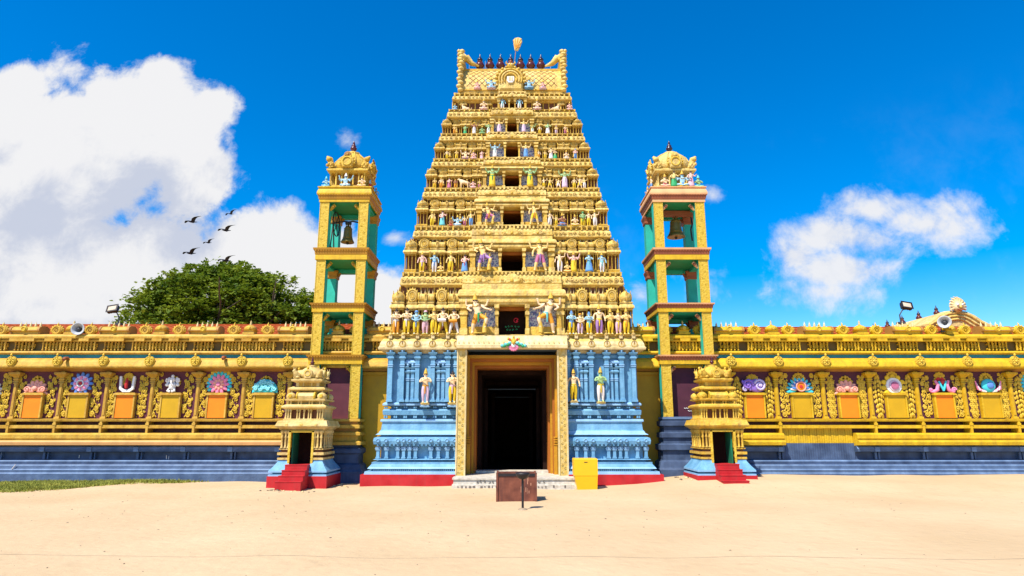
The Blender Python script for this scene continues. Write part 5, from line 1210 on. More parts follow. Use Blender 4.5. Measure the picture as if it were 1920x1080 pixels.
    m.box(xc - .46, xc + .46, yc_ - .46, yc_ + .46, zt_ + .12, zt_ + H * .42, 'band_brown' if left else DM)
    for k in range(7):
        for fy in (-1, 1): m.lathe(xc - .58 + k * .193, yc_ + fy * .58, [(.04, zt_ + .12), (.05, zt_ + .16), (.03, zt_ + .2), (.03, zt_ + H * .34), (.05, zt_ + H * .40)], DM, 6)
        if 0 < k < 6:
            for fx in (-1, 1): m.lathe(xc + fx * .58, yc_ - .58 + k * .193, [(.04, zt_ + .12), (.05, zt_ + .16), (.03, zt_ + .2), (.03, zt_ + H * .34), (.05, zt_ + H * .40)], DM, 6)
    m.rect(xc, yc_, .60, .60, [(.0, zt_ + H * .38), (.04, zt_ + H * .40), (.10, zt_ + H * .43), (.10, zt_ + H * .47), (.0, zt_ + H * .51)], DM)
    build(m, 'dome_storey', t)
    PRF = ((.84, 0), (.97, .06), (.96, .13), (.84, .24), (.62, .36), (.42, .44), (.28, .50)) if left else ((.84, 0), (.99, .06), (1.0, .13), (.95, .24), (.78, .36), (.52, .45), (.28, .50))
    m = MB(); z2 = zt_ + H * .50
    m.lathe(xc, yc_, [(r * kk, z2 + H * hh) for kk, hh in PRF] + [(r * .2, z2 + H * .51)], DM, 24, rib=.02, rot=PI / 24)
    for k in range(8):
        a = PI / 8 + k * PI / 4; pts = [(xc + (q[0] + .02) * math.cos(a), yc_ + (q[0] + .02) * math.sin(a), q[1]) for q in [(r * kk, z2 + H * hh) for kk, hh in PRF[1:]]]
        m.tube(pts, .028, DM, 5)
    m.lathe(xc, yc_, [(r * .34, z2 + H * .48), (r * .36, z2 + H * .52), (r * .18, z2 + H * .55)], DM, 14, rib=.06)
    dm = build(m, 'dome', t)
    for k in range(4):
        a = -PI / 2 + k * PI / 2; m = MB(); m.T = Matrix.Translation((xc, yc_, z2)) @ Matrix.Rotation(a + PI / 2, 4, 'Z') @ Matrix.Translation((0, -r * .98, 0))
        m.prism([(-.17, -.02)] + [(.24 * math.cos(b), .20 + .20 * math.sin(b)) for b in [R(215 - 250 * i / 14) for i in range(15)]] + [(.17, -.02)], -.12, .25, DM, inset=.04)
        m.ring(0, .2, -.13, .15, .022, 'relief_gold', 12)
        for i in range(9): b = R(-15 + 210 * i / 8); m.ball((.25 * math.cos(b), -.06, .2 + .21 * math.sin(b)), (.04, .04, .04), 'relief_gold', 6, 4)
        m.ball((0, -.08, .44), (.06, .05, .07), 'band_brown' if left else DM, 6, 4); m.petals(0, .44, -.08, .03, .14, 7, 'band_brown' if left else DM, R(0), R(180), .3, .03, False)
        m.T = None; build(m, 'dome_gable', dm)
    for fx in (-1, 1):
        for fy in (-1, 1):
            m = MB(); x, y = xc + fx * .60, yc_ + fy * .60; z = zt_ + H * .50
            m.tube([(x - fx * .05, y, z), (x, y, z + .20), (x + fx * .02, y, z + .34), (x + fx * .14, y, z + .42)], [.12, .11, .09, .04], DM, 7); m.ball((x + fx * .05, y - .06, z + .30), (.10, .09, .09), DM, 7, 5)
            for q in range(4): m.ball((x + .06 * (q - 1.5), y - .09, z + .08 + .05 * (q % 2)), (.05, .05, .06), DM, 6, 4)
            build(m, 'corner_ornament', dm)
    m = MB(); zf_ = z2 + H * .54; m.lathe(xc, yc_, [(.05, zf_), (.08, zf_ + .03), (.05, zf_ + .06), (.11, zf_ + .12), (.12, zf_ + .17), (.07, zf_ + .22), (.09, zf_ + .26), (.04, zf_ + .31), (.05, zf_ + .34), (.006, zf_ + .46)], 'finial_red' if left else 'finial_black', 12); build(m, 'finial', t)
    zs = zt_ + .02
    if left: figs = [(-.72, -.72, 'sit', cols('blue', 'aqua', 'cloth_aqua', 'cloth_aqua'), .62, 'aqua seated figure at the corner'), (-.02, -.74, 'sit_four', cols('blue', 'white', 'cloth_white', 'cloth_white'), .78, 'white and blue seated figure'), (.56, -.74, 'sit', cols('pale', 'yellow', 'cloth_orange'), .66, 'pale seated figure in yellow'), (.76, -.35, 'stand', cols('blue', 'red', 'cloth_red'), .6, 'blue figure in red'), (.76, .2, 'sit', cols('green', 'red', 'cloth_red'), .6, 'green figure in red'), (.76, .65, 'stand', cols('blue', 'magenta', 'cloth_blue'), .6, 'blue figure at the rear'), (-.76, .1, 'sit', cols('pale', 'yellow'), .6, 'pale figure on the flank')]
    else: figs = [(-.80, -.30, 'stand', cols('pale', 'blue', 'cloth_blue'), .62, 'figure in blue on the flank'), (-.80, .3, 'sit', cols('pale', 'white'), .6, 'pale figure on the flank'), (-.42, -.76, 'sit', cols('pale', 'magenta', 'cloth_red'), .66, 'pale seated figure in dark red'), (-.10, -.78, 'lady', cols('gold', 'green', 'cloth_green'), .66, 'figure in a green robe'), (.20, -.76, 'sit_four', cols('blue', 'yellow', 'cloth_blue'), .82, 'blue many armed seated figure'), (.50, -.78, 'lady', cols('pink', 'pink', 'cloth_magenta'), .66, 'figure in a pink robe'), (.80, -.66, 'sit', cols('green', 'aqua', 'cloth_aqua', 'cloth_aqua'), .66, 'aqua seated figure at the corner'), (.8, .1, 'sit', cols('pale', 'yellow'), .6, 'pale figure on the far flank')]
    for dx, dy, ps, c, h, lb in figs:
        hh = (h / .66 * .62 if ps.startswith('sit') else h * .8) * (1.08 if left else 1.22)
        place(FIG[ps], 'statue', (xc + dx * .95, yc_ + dy * .98, zs + .002), (hh * 1.25, hh * 1.1, hh), lb + (' around the golden bell tower dome' if left else ' around the cream bell tower dome'), 'statue', 'figures around the bell tower domes', rotz=(0 if abs(dy) > .5 else (PI / 2 if dx > 0 else -PI / 2)), mats=c)
    return t
BX1, BW1 = -5.61, 1.62
bell_tower(-1, BX1, BW1, 'open yellow bell tower with golden dome and red finial beside the tree', 'band_ochre', 'wall_yellow', 'speckled_gold', 'tower_gold', True)
BX2, BW2 = 5.58, 1.70
bell_tower(1, BX2, BW2, 'open yellow bell tower with cream dome, salmon bands and black finial', 'brick_brown', 'salmon', 'speckled_gold', 'tower_cream', False)
def bell(xc, yc, zm, zt, r, label, left):
    t = thing('bell', (xc, yc, zm), label, 'bell'); h = zt - zm
    m = MB(); m.lathe(xc, yc, [(r, zm), (r * 1.02, zm + .02), (r * .93, zm + .09 * h), (r * .80, zm + .20 * h), (r * .72, zm + .24 * h), (r * .66, zm + .45 * h), (r * .62, zm + .70 * h), (r * .58, zm + .85 * h), (r * .40, zm + .96 * h), (r * .12, zm + h)], 'bronze', 20)
    for q in (.24, .80): m.ring(xc, yc, 0, .001, .001, 'bronze', 6) if False else m.lathe(xc, yc, [(r * (.73 if q < .5 else .60), zm + q * h), (r * (.77 if q < .5 else .63), zm + q * h + .012), (r * (.73 if q < .5 else .60), zm + q * h + .03)], 'bronze', 20)
    build(m, 'bell_body', t)
    m = MB(); m.tube([(xc, yc, zm + h * .5), (xc, yc, zm - .02)], .018, 'black_iron', 6); m.ball((xc, yc, zm - .02), .05, 'black_iron'); build(m, 'clapper', t)
    m = MB()
    for a in (0, PI / 2): m.tube([(xc + .07 * math.cos(a), yc + .07 * math.sin(a), zt - .03), (xc + .07 * math.cos(a), yc + .07 * math.sin(a), zt + .07), (xc - .07 * math.cos(a), yc - .07 * math.sin(a), zt + .07), (xc - .07 * math.cos(a), yc - .07 * math.sin(a), zt - .03)], .022, 'bronze', 6)
    m.box(xc - .10, xc + .10, yc - .05, yc + .05, zt + .06, zt + .14, 'black_iron' if left else 'brick_brown'); build(m, 'yoke', t)
    if left:
        m = MB(); K = 'black_iron'; zb_ = zv(465, 20.7) + .01; zp = zt + .07
        for x in (xc - .52, xc + .50): m.tube([(x, yc - .28, zb_), (x, yc, zp + .05)], .022, K, 6); m.tube([(x, yc + .28, zb_), (x, yc, zp + .05)], .022, K, 6); m.tube([(x, yc - .18, zb_ + .22), (x, yc + .18, zb_ + .22)], .018, K, 6)
        m.tube([(xc - .56, yc, zp + .03), (xc - .14, yc, zp + .10), (xc, yc, zp + .08), (xc + .14, yc, zp + .10), (xc + .52, yc, zp + .03)], .028, K, 6); m.tube([(xc - .52, yc - .2, zb_ + .16), (xc + .50, yc - .2, zb_ + .16)], .016, K, 6); build(m, 'bell_frame', t)
        m = MB(); x = xc - .42
        m.tube([(x, yc + .42 * math.cos(2 * PI * i / 20), zp + .42 * math.sin(2 * PI * i / 20)) for i in range(21)], .022, K, 6)
        for i in range(3): a = i * PI / 3; m.tube([(x, yc - .42 * math.cos(a), zp - .42 * math.sin(a)), (x, yc + .42 * math.cos(a), zp + .42 * math.sin(a))], .014, K, 5)
        build(m, 'bell_wheel', t)
    else:
        m = MB(); zp = zt + .10; m.box(xc - BW2 / 2 + .1, xc + BW2 / 2 - .1, yc - .08, yc + .08, zp, zp + .18, 'brick_brown'); build(m, 'hanging_beam', t)
        for x in (xc - .62, xc + .58):
            m = MB(); m.tube([(x, yc + .1, zp), (x + .03, yc + .1, zp - .25), (x - .03, yc + .1, zp - .45), (x, yc + .1, zm - .1)], .03, 'black_iron', 6); build(m, 'chain', t)
yb1 = 20.7 + BW1 / 2
bell(xu(652, 445, yb1), yb1, zv(455, yb1), zv(424, yb1), .225, 'bronze bell with a black wheel and frame in the golden domed bell tower', True)
yb2 = 20.7 + BW2 / 2
bell(xu(1267, 430, yb2), yb2, zv(445, yb2), zv(411, yb2), .305, 'large bronze bell hanging from a brown beam in the cream domed bell tower', False)

# ------------------------------------------------------------------ small shrines
def shrine(s, xc, gz, label, G, G2):
    t = thing('shrine', (xc, 18.9, 0), label, 'shrine')
    y0 = 18.9; yb = 20.45; hx = .84; yc = (y0 + yb) / 2; hy = (yb - y0) / 2
    z = lambda v: zv(v, 19.15) + gz
    zr = z(892)
    m = MB(); m.rect(xc, yc, hx, hy, [(0, -.15), (.0, zr)], 'red'); build(m, 'plinth', t)
    bx, by = .60, hy - .24
    dw = .30
    m = MB(); BL, B = 'sky_blue_light', 'sky_blue'
    for q in (-1, 1):
        def ring(o, zz):
            xo = xc + q * (bx + o); xi = xc + q * (dw + .0); return [(xo, yc - by - o, zz), (xi, yc - by - o, zz), (xi, yc + by + o, zz), (xo, yc + by + o, zz)]
        m.loft([ring(*p) for p in ((.22, zr), (.22, z(889)), (.13, z(888)), (.13, z(886)), (.22, z(885)), (.22, z(882)), (.12, z(874)), (.04, z(866)), (.03, z(863)))], [BL, B, B, B, BL, B, B, B, B])
    m.box(xc - dw, xc + dw, yc - by - .02, yc + by, zr, z(871), 'red'); build(m, 'blue_base', t)
    m = MB()
    for q in (-1, 1):
        def ring(o, zz):
            xo = xc + q * (bx + o); xi = xc + q * dw; return [(xo, yc - by - o, zz), (xi, yc - by - o, zz), (xi, yc + by + o, zz), (xo, yc + by + o, zz)]
        m.loft([ring(*p) for p in ((.0, z(863)), (.05, z(862)), (.05, z(858)), (-.03, z(857)), (-.03, z(854)), (.06, z(853)), (.06, z(848)), (-.02, z(847)), (-.02, z(844)), (.03, z(843)), (.03, z(841)), (-.05, z(840)), (-.05, z(806)))], [G, G, 'shade_and_trim_brown', 'shade_and_trim_brown', G, G, 'shade_and_trim_brown', 'shade_and_trim_brown', G, G, 'shade_and_trim_brown', 'shade_and_trim_brown', G2])  # recess bands and wall behind the columns have their shade painted in
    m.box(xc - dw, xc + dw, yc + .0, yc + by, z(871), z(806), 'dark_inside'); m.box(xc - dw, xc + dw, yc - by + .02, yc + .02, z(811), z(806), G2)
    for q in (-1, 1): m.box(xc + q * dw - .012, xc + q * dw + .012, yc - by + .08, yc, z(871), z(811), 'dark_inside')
    build(m, 'shrine_wall', t)
    def col(x, y, r=.03):
        mm = MB(); z0, z1 = z(840), z(807); h = z1 - z0
        mm.lathe(x, y, [(r * 1.5, z0), (r * 1.5, z0 + .05 * h), (r, z0 + .1 * h), (r, z0 + .55 * h), (r * 1.5, z0 + .62 * h), (r, z0 + .68 * h), (r * 1.2, z0 + .8 * h), (r * 2.1, z0 + .88 * h), (r * 2.1, z0 + h)], G, 8); return mm
    for q in (-1, 1):
        for dx in (.56, .46, .37): build(col(xc + q * dx, yc - by - .01), 'column', t)
        for k in range(5): build(col(xc + q * (bx - .01), yc - by + .18 + k * (2 * by - .3) / 4), 'column', t)
    m = MB()
    for q in (-1, 1):
        m.box(xc + q * (dw + .03) - .03, xc + q * (dw + .03) + .03, yc - by - .07, yc - by + .06, z(871), z(808), 'relief_gold')
    m.box(xc - dw - .06, xc + dw + .06, yc - by - .07, yc - by + .06, z(810.5), z(807), 'relief_gold'); build(m, 'door_frame', t)
    m = MB(); x = xc - dw + .02 if s < 0 else xc + dw - .02; m.box(min(x, x - s * .03), max(x, x - s * .03), yc - by + .04, yc - by + .56, z(871), z(811), 'door_green'); build(m, 'door', t)
    # wide eave
    m = MB(); m.rect(xc, yc, bx, by, [(-.04, z(808)), (.05, z(805)), (.07, z(803)), (.14, z(801)), (.155, z(798.5)), (.12, z(793)), (.10, z(789)), (.0, z(788)), (-.05, z(787.5))], G); 
    for k in range(3): m.disc(xc + (k - 1) * .42, z(797), yc - by - .16, .05, G2, .04, 9)
    build(m, 'eave', t)
    # pillared storey
    m = MB(); m.box(xc - .44, xc + .44, yc - by + .14, yc + by - .14, z(788), z(767), 'shade_and_trim_brown'); m.rect(xc, yc, .55, by - .05, [(.04, z(788)), (.04, z(785.5)), (0, z(785))], G)  # back wall coloured dark, as painted shade between the posts
    zb_, z1 = z(785.5), z(767); 
    def post(x, y): m.lathe(x, y, [(.03, zb_), (.022, zb_ + .04), (.022, z1 - .08), (.038, z1 - .04), (.03, z1)], G, 6)
    for dx in (-.53, -.46, -.39, -.20, -.13, 0, .13, .20, .39, .46, .53): post(xc + dx, yc - by + .06); post(xc + dx, yc + by - .06)
    for q in (-1, 1):
        for k in range(9): post(xc + q * .53, yc - by + .14 + k * (2 * by - .28) / 8)
    build(m, 'pillared_storey', t)
    m = MB(); m.rect(xc, yc, .56, by - .04, [(-.03, z(768)), (.0, z(767.5)), (.08, z(764)), (.08, z(761.5)), (.0, z(758.5)), (-.05, z(758))], G)
    for dx in (-.50, -.42, -.2, -.12, .12, .2, .42, .50): m.lathe(xc + dx, yc - by + .10, [(.025, z(758.2)), (.02, z(756)), (.035, z(752))], G, 6)
    m.box(xc - .47, xc + .47, yc - by + .2, yc + by - .2, z(758.5), z(750), G2); m.rect(xc, yc, .53, by - .08, [(-.03, z(752.5)), (.05, z(751)), (.06, z(748.5)), (-.03, z(747))], G); build(m, 'upper_slab', t)
    # small roof kiosks
    for x, y in [(xc + q * .45, yc + f * (by - .2)) for q in (-1, 1) for f in (-1, 1)]:
        m = MB(); m.lathe(x, y, [(.13, z(747.5)), (.15, z(744)), (.14, z(740)), (.08, z(736.5)), (.02, z(735))], G, 10, rib=.05); m.lathe(x, y, [(.02, z(735.5)), (.03, z(734)), (.004, z(730))], G, 6); m.disc(x, z(742), y - .16, .06, 'relief_gold', .04, 8); build(m, 'corner_kiosk', t)
    for f in (-1, 1):
        m = MB(); y = yc + f * (by - .2); m.xprism([(y - .14, z(747.5)), (y - .16, z(742)), (y - .11, z(737)), (y, z(735)), (y + .11, z(737)), (y + .16, z(742)), (y + .14, z(747.5))], xc - .24, xc + .24, G)
        for q in (-.25, .25): m.xprism([(y - .155, z(747.5)), (y - .18, z(742)), (y - .12, z(736)), (y, z(733.8)), (y + .12, z(736)), (y + .18, z(742)), (y + .155, z(747.5))], xc + q - .02, xc + q + .02, 'relief_gold')
        build(m, 'barrel_kiosk', t)
    m = MB(); m.box(xc - .36, xc + .36, yc - by + .34, yc + by - .34, z(748), z(731), G2); m.rect(xc, yc, .44, by - .22, [(-.06, z(734)), (.0, z(732.5)), (.10, z(730)), (.10, z(727.5)), (.0, z(724)), (-.08, z(723.5))], G)
    m.box(xc - .32, xc + .32, yc - .32, yc + .32, z(724), z(715), 'wall_gold')
    for q in (-1, 1):
        for f in (-1, 1): m.box(xc + q * .30 - .04, xc + q * .30 + .04, yc + f * .30 - .04, yc + f * .30 + .04, z(724), z(715), G)
    for dx in (-.12, .12): m.lathe(xc + dx, yc - .33, [(.025, z(724)), (.02, z(722)), (.03, z(716))], G, 6)
    m.rect(xc, yc, .36, .36, [(-.05, z(717.5)), (.0, z(716.5)), (.09, z(714)), (.10, z(711)), (.0, z(709)), (-.05, z(708.8))], G); build(m, 'neck_slab', t)
    m = MB(); H = z(682) - z(709); zb_ = z(709)
    m.lathe(xc, yc, [(.28, zb_), (.34, zb_ + .10 * H), (.38, zb_ + .24 * H), (.36, zb_ + .42 * H), (.29, zb_ + .62 * H), (.19, zb_ + .80 * H), (.12, zb_ + .88 * H), (.14, zb_ + .92 * H), (.05, zb_ + H)], G, 20, rib=.035)
    dm = build(m, 'dome', t)
    for k in range(4):
        m = MB(); m.T = Matrix.Translation((xc, yc, zb_)) @ Matrix.Rotation(k * PI / 2, 4, 'Z') @ Matrix.Translation((0, -.36, 0))
        m.prism([(-.09, 0)] + [(.14 * math.cos(b), .15 + .13 * math.sin(b)) for b in [R(215 - 250 * i / 12) for i in range(13)]] + [(.09, 0)], -.06, .15, G, inset=.03); m.ring(0, .15, -.065, .08, .014, 'relief_gold', 10); m.ball((0, -.03, .31), (.04, .04, .05), 'relief_gold', 6, 4); m.T = None; build(m, 'dome_gable', dm)
        m = MB(); a = PI / 4 + k * PI / 2; x, y = xc + .47 * math.cos(a), yc + .47 * math.sin(a)      # crouching bull at each corner
        m.tube([(x - .06 * math.cos(a), y - .06 * math.sin(a), zb_ + .07), (x + .02 * math.cos(a), y + .02 * math.sin(a), zb_ + .10), (x + .07 * math.cos(a), y + .07 * math.sin(a), zb_ + .20), (x + .12 * math.cos(a), y + .12 * math.sin(a), zb_ + .24)], [.09, .10, .06, .045], G, 7)
        for q in (-1, 1): m.tube([(x + .08 * math.cos(a) - q * .03 * math.sin(a), y + .08 * math.sin(a) + q * .03 * math.cos(a), zb_ + .23), (x + .08 * math.cos(a) - q * .07 * math.sin(a), y + .08 * math.sin(a) + q * .07 * math.cos(a), zb_ + .33)], [.02, .006], G, 5); m.ball((x + .02 * math.cos(a) - q * .08 * math.sin(a), y + .02 * math.sin(a) + q * .08 * math.cos(a), zb_ + .04), (.06, .05, .04), G, 6, 4)
        build(m, 'bull_ornament', dm)
    m = MB(); zf_ = z(683); m.lathe(xc, yc, [(.03, zf_), (.05, zf_ + .02), (.03, zf_ + .04), (.065, zf_ + .08), (.065, zf_ + .11), (.03, zf_ + .14), (.045, zf_ + .17), (.006, zf_ + .26)], 'finial_red', 10); build(m, 'finial', t)
    for k in range(4):
        m = MB(); zt_ = z(871) - .004 - k * .135; ya = yc - by - .16 - k * .20
        m.box(xc - .31 - .012 * k, xc + .31 + .012 * k, ya - .2, yc - by - .02 - (.0 if k == 0 else .14 + (k - 1) * .2), -.15, zt_, 'red'); m.box(xc - .32 - .012 * k, xc + .32 + .012 * k, ya - .21, ya + .0, zt_ - .002, zt_ + .02, 'red'); build(m, 'step', t)
    return t
shrine(-1, -6.02, 0, 'small cream shrine with red steps standing beside the golden domed bell tower', 'shrine_gold', 'tower_cream')
shrine(1, 6.03, 0.02, 'small golden shrine with half buried red plinth beside the cream domed bell tower', 'tower_gold', 'tower_gold')
# rain spouts on the left cornice and pale scuffs on its blue base
for u, v in ((122, 674), (419, 672)):
    x, z = px(u, v, YWL - .46); m = MB(); m.tube([(x - .02, YWL - .30, z + .05), (x, YWL - .48, z + .03), (x + .05, YWL - .60, z - .03)], [.05, .055, .045], 'brick_brown', 8); build(m, 'spout', WL)
for u, v, du, dv, o in ((22, 880, 7, -9, .432), (312, 862, 0, -9, .052), (316, 861, 1, -6, .052), (28 + 120, 859, 1, -6, .052), (171, 857, 0, -5, .052)):
    a = px(u, v, YWL - o); b = px(u + du, v + dv, YWL - o); m = MB(); m.tube([(a[0], YWL - o, a[1]), (b[0], YWL - o, b[1])], .012, 'cloth_white', 5); build(m, 'scuff', WL)
# ------------------------------------------------------------------ vaulted shrine roof showing over the right wall
YG = 24.5
xg, zt_ = px(1788, 583, YG); zb_ = zv(615, YG)
t = thing('vaulted_hall', (xg, YG, 0), 'pale cream vaulted hall with arched gable rising over the bright yellow wall', 'hall')
pro = [(-1.75, 0), (-1.30, .18), (-1.0, .42), (-.72, .74), (-.42, .95), (0, 1.03), (.42, .95), (.72, .74), (1.0, .42), (1.30, .18), (1.75, 0)]
H = (zt_ - zb_)
m = MB(); m.box(xg - 1.7, xg + 1.7, YG + .1, YG + 7, 0, zb_ + .02, 'wall_yellow'); m.prism([(xg + a * .96, zb_ + b * H * .97) for a, b in pro], YG + .15, YG + 7, 'shrine_gold'); build(m, 'vault_roof', t)
m = MB(); m.prism([(xg + a, zb_ + b * H) for a, b in pro], YG - .12, YG + .2, 'shrine_gold', inset=.05)
for k in (.82, .64, .46): m.tube([(xg + a * k, YG - .14, zb_ + b * H * (k + .02)) for a, b in pro[1:-1]], .045, 'tower_cream', 6)
build(m, 'arched_gable', t)
m = MB(); xm, zm = px(1796, 575, YG - .2); m.ball((xm, YG - .2, zm), (.20, .16, .22), 'pale_cream', 10, 7)
for i in range(11): a = R(-20 + 22 * i); m.tube([(xm + .15 * math.cos(a), YG - .2, zm + .15 * math.sin(a)), (xm + .30 * math.cos(a), YG - .2, zm + .32 * math.sin(a)), (xm + .32 * math.cos(a + .4), YG - .2, zm + .40 * math.sin(a + .2))], [.07, .05, .012], 'lintel_cream' if i % 2 else 'pale_cream', 6)
for q in (-1, 1): m.ball((xm + q * .09, YG - .36, zm + .05), .045, 'white', 7, 5); m.ball((xm + q * .09, YG - .40, zm + .05), .018, 'hair_dark', 5, 4)
m.ball((xm, YG - .36, zm - .05), (.06, .05, .05), 'tower_gold', 7, 5); m.tube([(xm - .12, YG - .34, zm - .12), (xm, YG - .37, zm - .16), (xm + .12, YG - .34, zm - .12)], .03, 'brick_brown', 6); build(m, 'face_mask', t)
for k in range(5):
    y = YG + 1.0 + k * 1.15; put(fm, 'finial', t, (xg, y, zb_ + H * .96), (.72, .72, .72))
# ------------------------------------------------------------------ floodlights and loudspeakers on the walls
def floodlight(u, vb, vt, Y, label, s):
    x0, z0 = px(u + 9 * s, vb, Y); x1, z1 = px(u, vt, Y)
    t = thing('floodlight', (x0, Y, z0), label, 'floodlight')
    m = MB(); m.tube([(x0, Y, z0 - .1), (x0 - .01, Y, z0 + (z1 - z0) * .45), (x0 + (x1 - x0) * .4, Y - .02, z0 + (z1 - z0) * .75), (x1, Y, z1 - .10)], .022, 'horn_dark', 7); m.box(x0 - .12, x0 + .12, Y - .08, Y + .08, z0 - .06, z0, 'horn_dark'); build(m, 'curved_pole', t)
    m = MB(); m.T = Matrix.Translation((x1, Y - .03, z1)) @ Matrix.Rotation(R(-10 * s), 4, 'Y') @ Matrix.Rotation(R(-28), 4, 'X')
    m.box(-.17, .17, -.06, .06, -.12, .12, 'black_iron')
    for q in range(5): m.box(-.15 + q * .07, -.135 + q * .07, .06, .10, -.10, .10, 'black_iron')
    m.box(-.19, .19, -.075, -.055, -.14, -.115, 'black_iron'); m.box(-.19, .19, -.075, -.055, .115, .14, 'black_iron'); m.box(-.19, -.165, -.075, -.055, -.115, .115, 'black_iron'); m.box(.165, .19, -.075, -.055, -.115, .115, 'black_iron'); m.T = None
    hd = build(m, 'lamp_head', t)
    m = MB(); m.T = Matrix.Translation((x1, Y - .03, z1)) @ Matrix.Rotation(R(-10 * s), 4, 'Y') @ Matrix.Rotation(R(-28), 4, 'X'); m.box(-.135, .135, -.066, -.061, -.085, .085, 'lamp_glass'); m.T = None; build(m, 'lamp_glass', hd)
floodlight(213, 606, 580, 21.9, 'black floodlight on a curved pole above the brown wall beside the tree', 1)
floodlight(1698, 604, 574, 21.9, 'black floodlight on a curved pole above the yellow wall near the vaulted hall', -1)
def loudspeaker(u, v, rot, label):
    Y = 21.0; x, z = px(u, v, Y)
    t = thing('loudspeaker', (x, Y, z), label, 'loudspeaker')
    M = Matrix.Translation((x, Y, z)) @ Matrix.Rotation(R(rot), 4, 'Z') @ Matrix.Rotation(R(90), 4, 'X')
    m = MB(); m.T = M; m.lathe(0, 0, [(.055, -.34), (.06, -.20), (.075, -.12), (.11, -.03), (.165, .03), (.195, .05), (.205, .055), (.20, .065), (.17, .05), (.12, -.0), (.085, -.08), (.06, -.14), (.01, -.15)], 'horn_grey', 22); m.T = None; build(m, 'horn', t)
    m = MB(); m.T = M; m.lathe(0, 0, [(.02, -.16), (.05, -.13), (.06, -.06), (.045, .0), (.01, .02)], 'horn_dark', 14); m.lathe(0, 0, [(.03, -.50), (.085, -.48), (.09, -.36), (.06, -.33)], 'horn_dark', 14); m.T = None; build(m, 'driver', t)
    m = MB(); m.tube([(x, Y + .2, z - .05), (x, Y + .22, z - .28)], .018, 'horn_dark', 6); m.box(x - .06, x + .06, Y + .12, Y + .34, z - .30, z - .27, 'horn_dark'); build(m, 'bracket', t)
loudspeaker(147, 617, 12, 'grey horn loudspeaker on the brown wall top')
loudspeaker(1771, 604, -38, 'grey horn loudspeaker in front of the pale arched gable')
# ------------------------------------------------------------------ box, tank and lamp stand in front of the gate
def zg(x, y):
    """height of the sand"""
    h = 0.0
    r = max(0, min(1, (x - 2.0) / 3.5)); f = max(0, min(1, (y - 16.2) / 3.0))
    h += .22 * (r * r * (3 - 2 * r)) * (f * f * (3 - 2 * f))
    l = max(0, min(1, (-x - 4) / 6)); h += .03 * l * f
    h += .018 * math.sin(x * .7 + .3 * y) * math.sin(y * .5 + 1.3) + .010 * math.sin(x * 1.9 + y * .8) + .006 * math.sin(x * 3.1 - y * 2.3)
    if y > 19.0 and abs(x) < 6: h = min(h, .25)
    return h
Y = 18.45; xa, xb = xu(1077, 890, Y), xu(1121, 890, Y); za = zg((xa + xb) / 2, Y)
t = thing('donation_box', ((xa + xb) / 2, Y, za), 'bright yellow steel donation box with a coin slot beside the gate steps', 'donation box')
z2, zm_ = zv(860, Y), zv(893, Y); w = xb - xa
m = MB(); m.rect((xa + xb) / 2, Y + .27, w / 2, .26, [(0, zm_ + .004), (.004, zm_ + .02), (.004, z2 - .02), (-.01, z2)], 'yellow_steel'); bd = build(m, 'box_body', t)
m = MB(); m.loft([[(xa + .09, Y + .05, za - .05), (xb - .02, Y + .05, za - .05), (xb - .02, Y + .5, za - .05), (xa + .09, Y + .5, za - .05)], [(xa + .01, Y + .012, zm_), (xb - .005, Y + .012, zm_), (xb - .005, Y + .52, zm_), (xa + .01, Y + .52, zm_)]], 'yellow_steel'); build(m, 'stand', t)
m = MB(); x = (xa + xb) / 2; m.box(x - .045, x + .045, Y - .0, Y + .02, z2 - .105, z2 - .085, 'black_iron'); build(m, 'coin_slot', t)
Y = 15.55; xa, xb = xu(932, 915, Y), xu(1005, 915, Y); z2 = zv(889, Y); za = zg(0, Y) - .03
t = thing('fire_tank', ((xa + xb) / 2, Y, za), 'open rusty brown metal tank standing on the sand before the gate', 'metal tank')
m = MB(); d = .62; th = .025; M_ = 'rust_sheet'
m.box(xa, xb, Y, Y + th, za, z2, M_); m.box(xa, xb, Y + d - th, Y + d, za, z2 + .01, M_); m.box(xa, xa + th, Y + th + .001, Y + d - th - .001, za, z2 + .005, M_); m.box(xb - th, xb, Y + th + .001, Y + d - th - .001, za, z2 + .005, M_); m.box(xa + th, xb - th, Y + th, Y + d - th, za + .25, za + .27, 'black_iron')
build(m, 'tank_body', t)
for x, y in ((xa, Y), (xb, Y), (xa, Y + d), (xb, Y + d)): m = MB(); m.box(x - .022, x + .022, y - .022, y + .022, za - .03, z2 + .035, M_); build(m, 'corner_post', t)
m = MB()
m.box(xa + .02, xb - .02, Y - .014, Y + .012, z2 - .05, z2 + .012, 'black_iron'); build(m, 'rim', t); m = MB(); m.box(xa + .02, xb - .02, Y + d - .012, Y + d + .014, z2 - .04, z2 + .02, M_)
build(m, 'rim', t)
m = MB(); g = random.Random(5)
for k in range(10):
    x = xa + .62 + g.uniform(-.08, .16); z = za + g.uniform(.15, .5); m.box(x, x + g.uniform(.008, .02), Y - .003, Y + .004, z, z + g.uniform(.05, .14), 'rust_pale')
build(m, 'scrape', t)
Y = 14.2; x, _ = px(980, 920, Y); za = zg(x, Y); z2 = zv(886, Y)
t = thing('lamp_stand', (x, Y, za), 'black iron bowl on a thin post in front of the rusty tank', 'bowl stand')
m = MB(); m.tube([(x, Y, za), (x, Y, z2 - .13)], .024, 'black_iron', 10); build(m, 'post', t)
m = MB(); m.lathe(x, Y, [(.03, z2 - .14), (.10, z2 - .11), (.14, z2 - .05), (.15, z2), (.135, z2), (.12, z2 - .04), (.02, z2 - .08)], 'black_iron', 18); build(m, 'bowl', t)
m = MB(); m.lathe(x, Y, [(.10, za - .02), (.095, za + .02), (.05, za + .035), (.03, za + .04)], 'cable', 12); build(m, 'base', t)
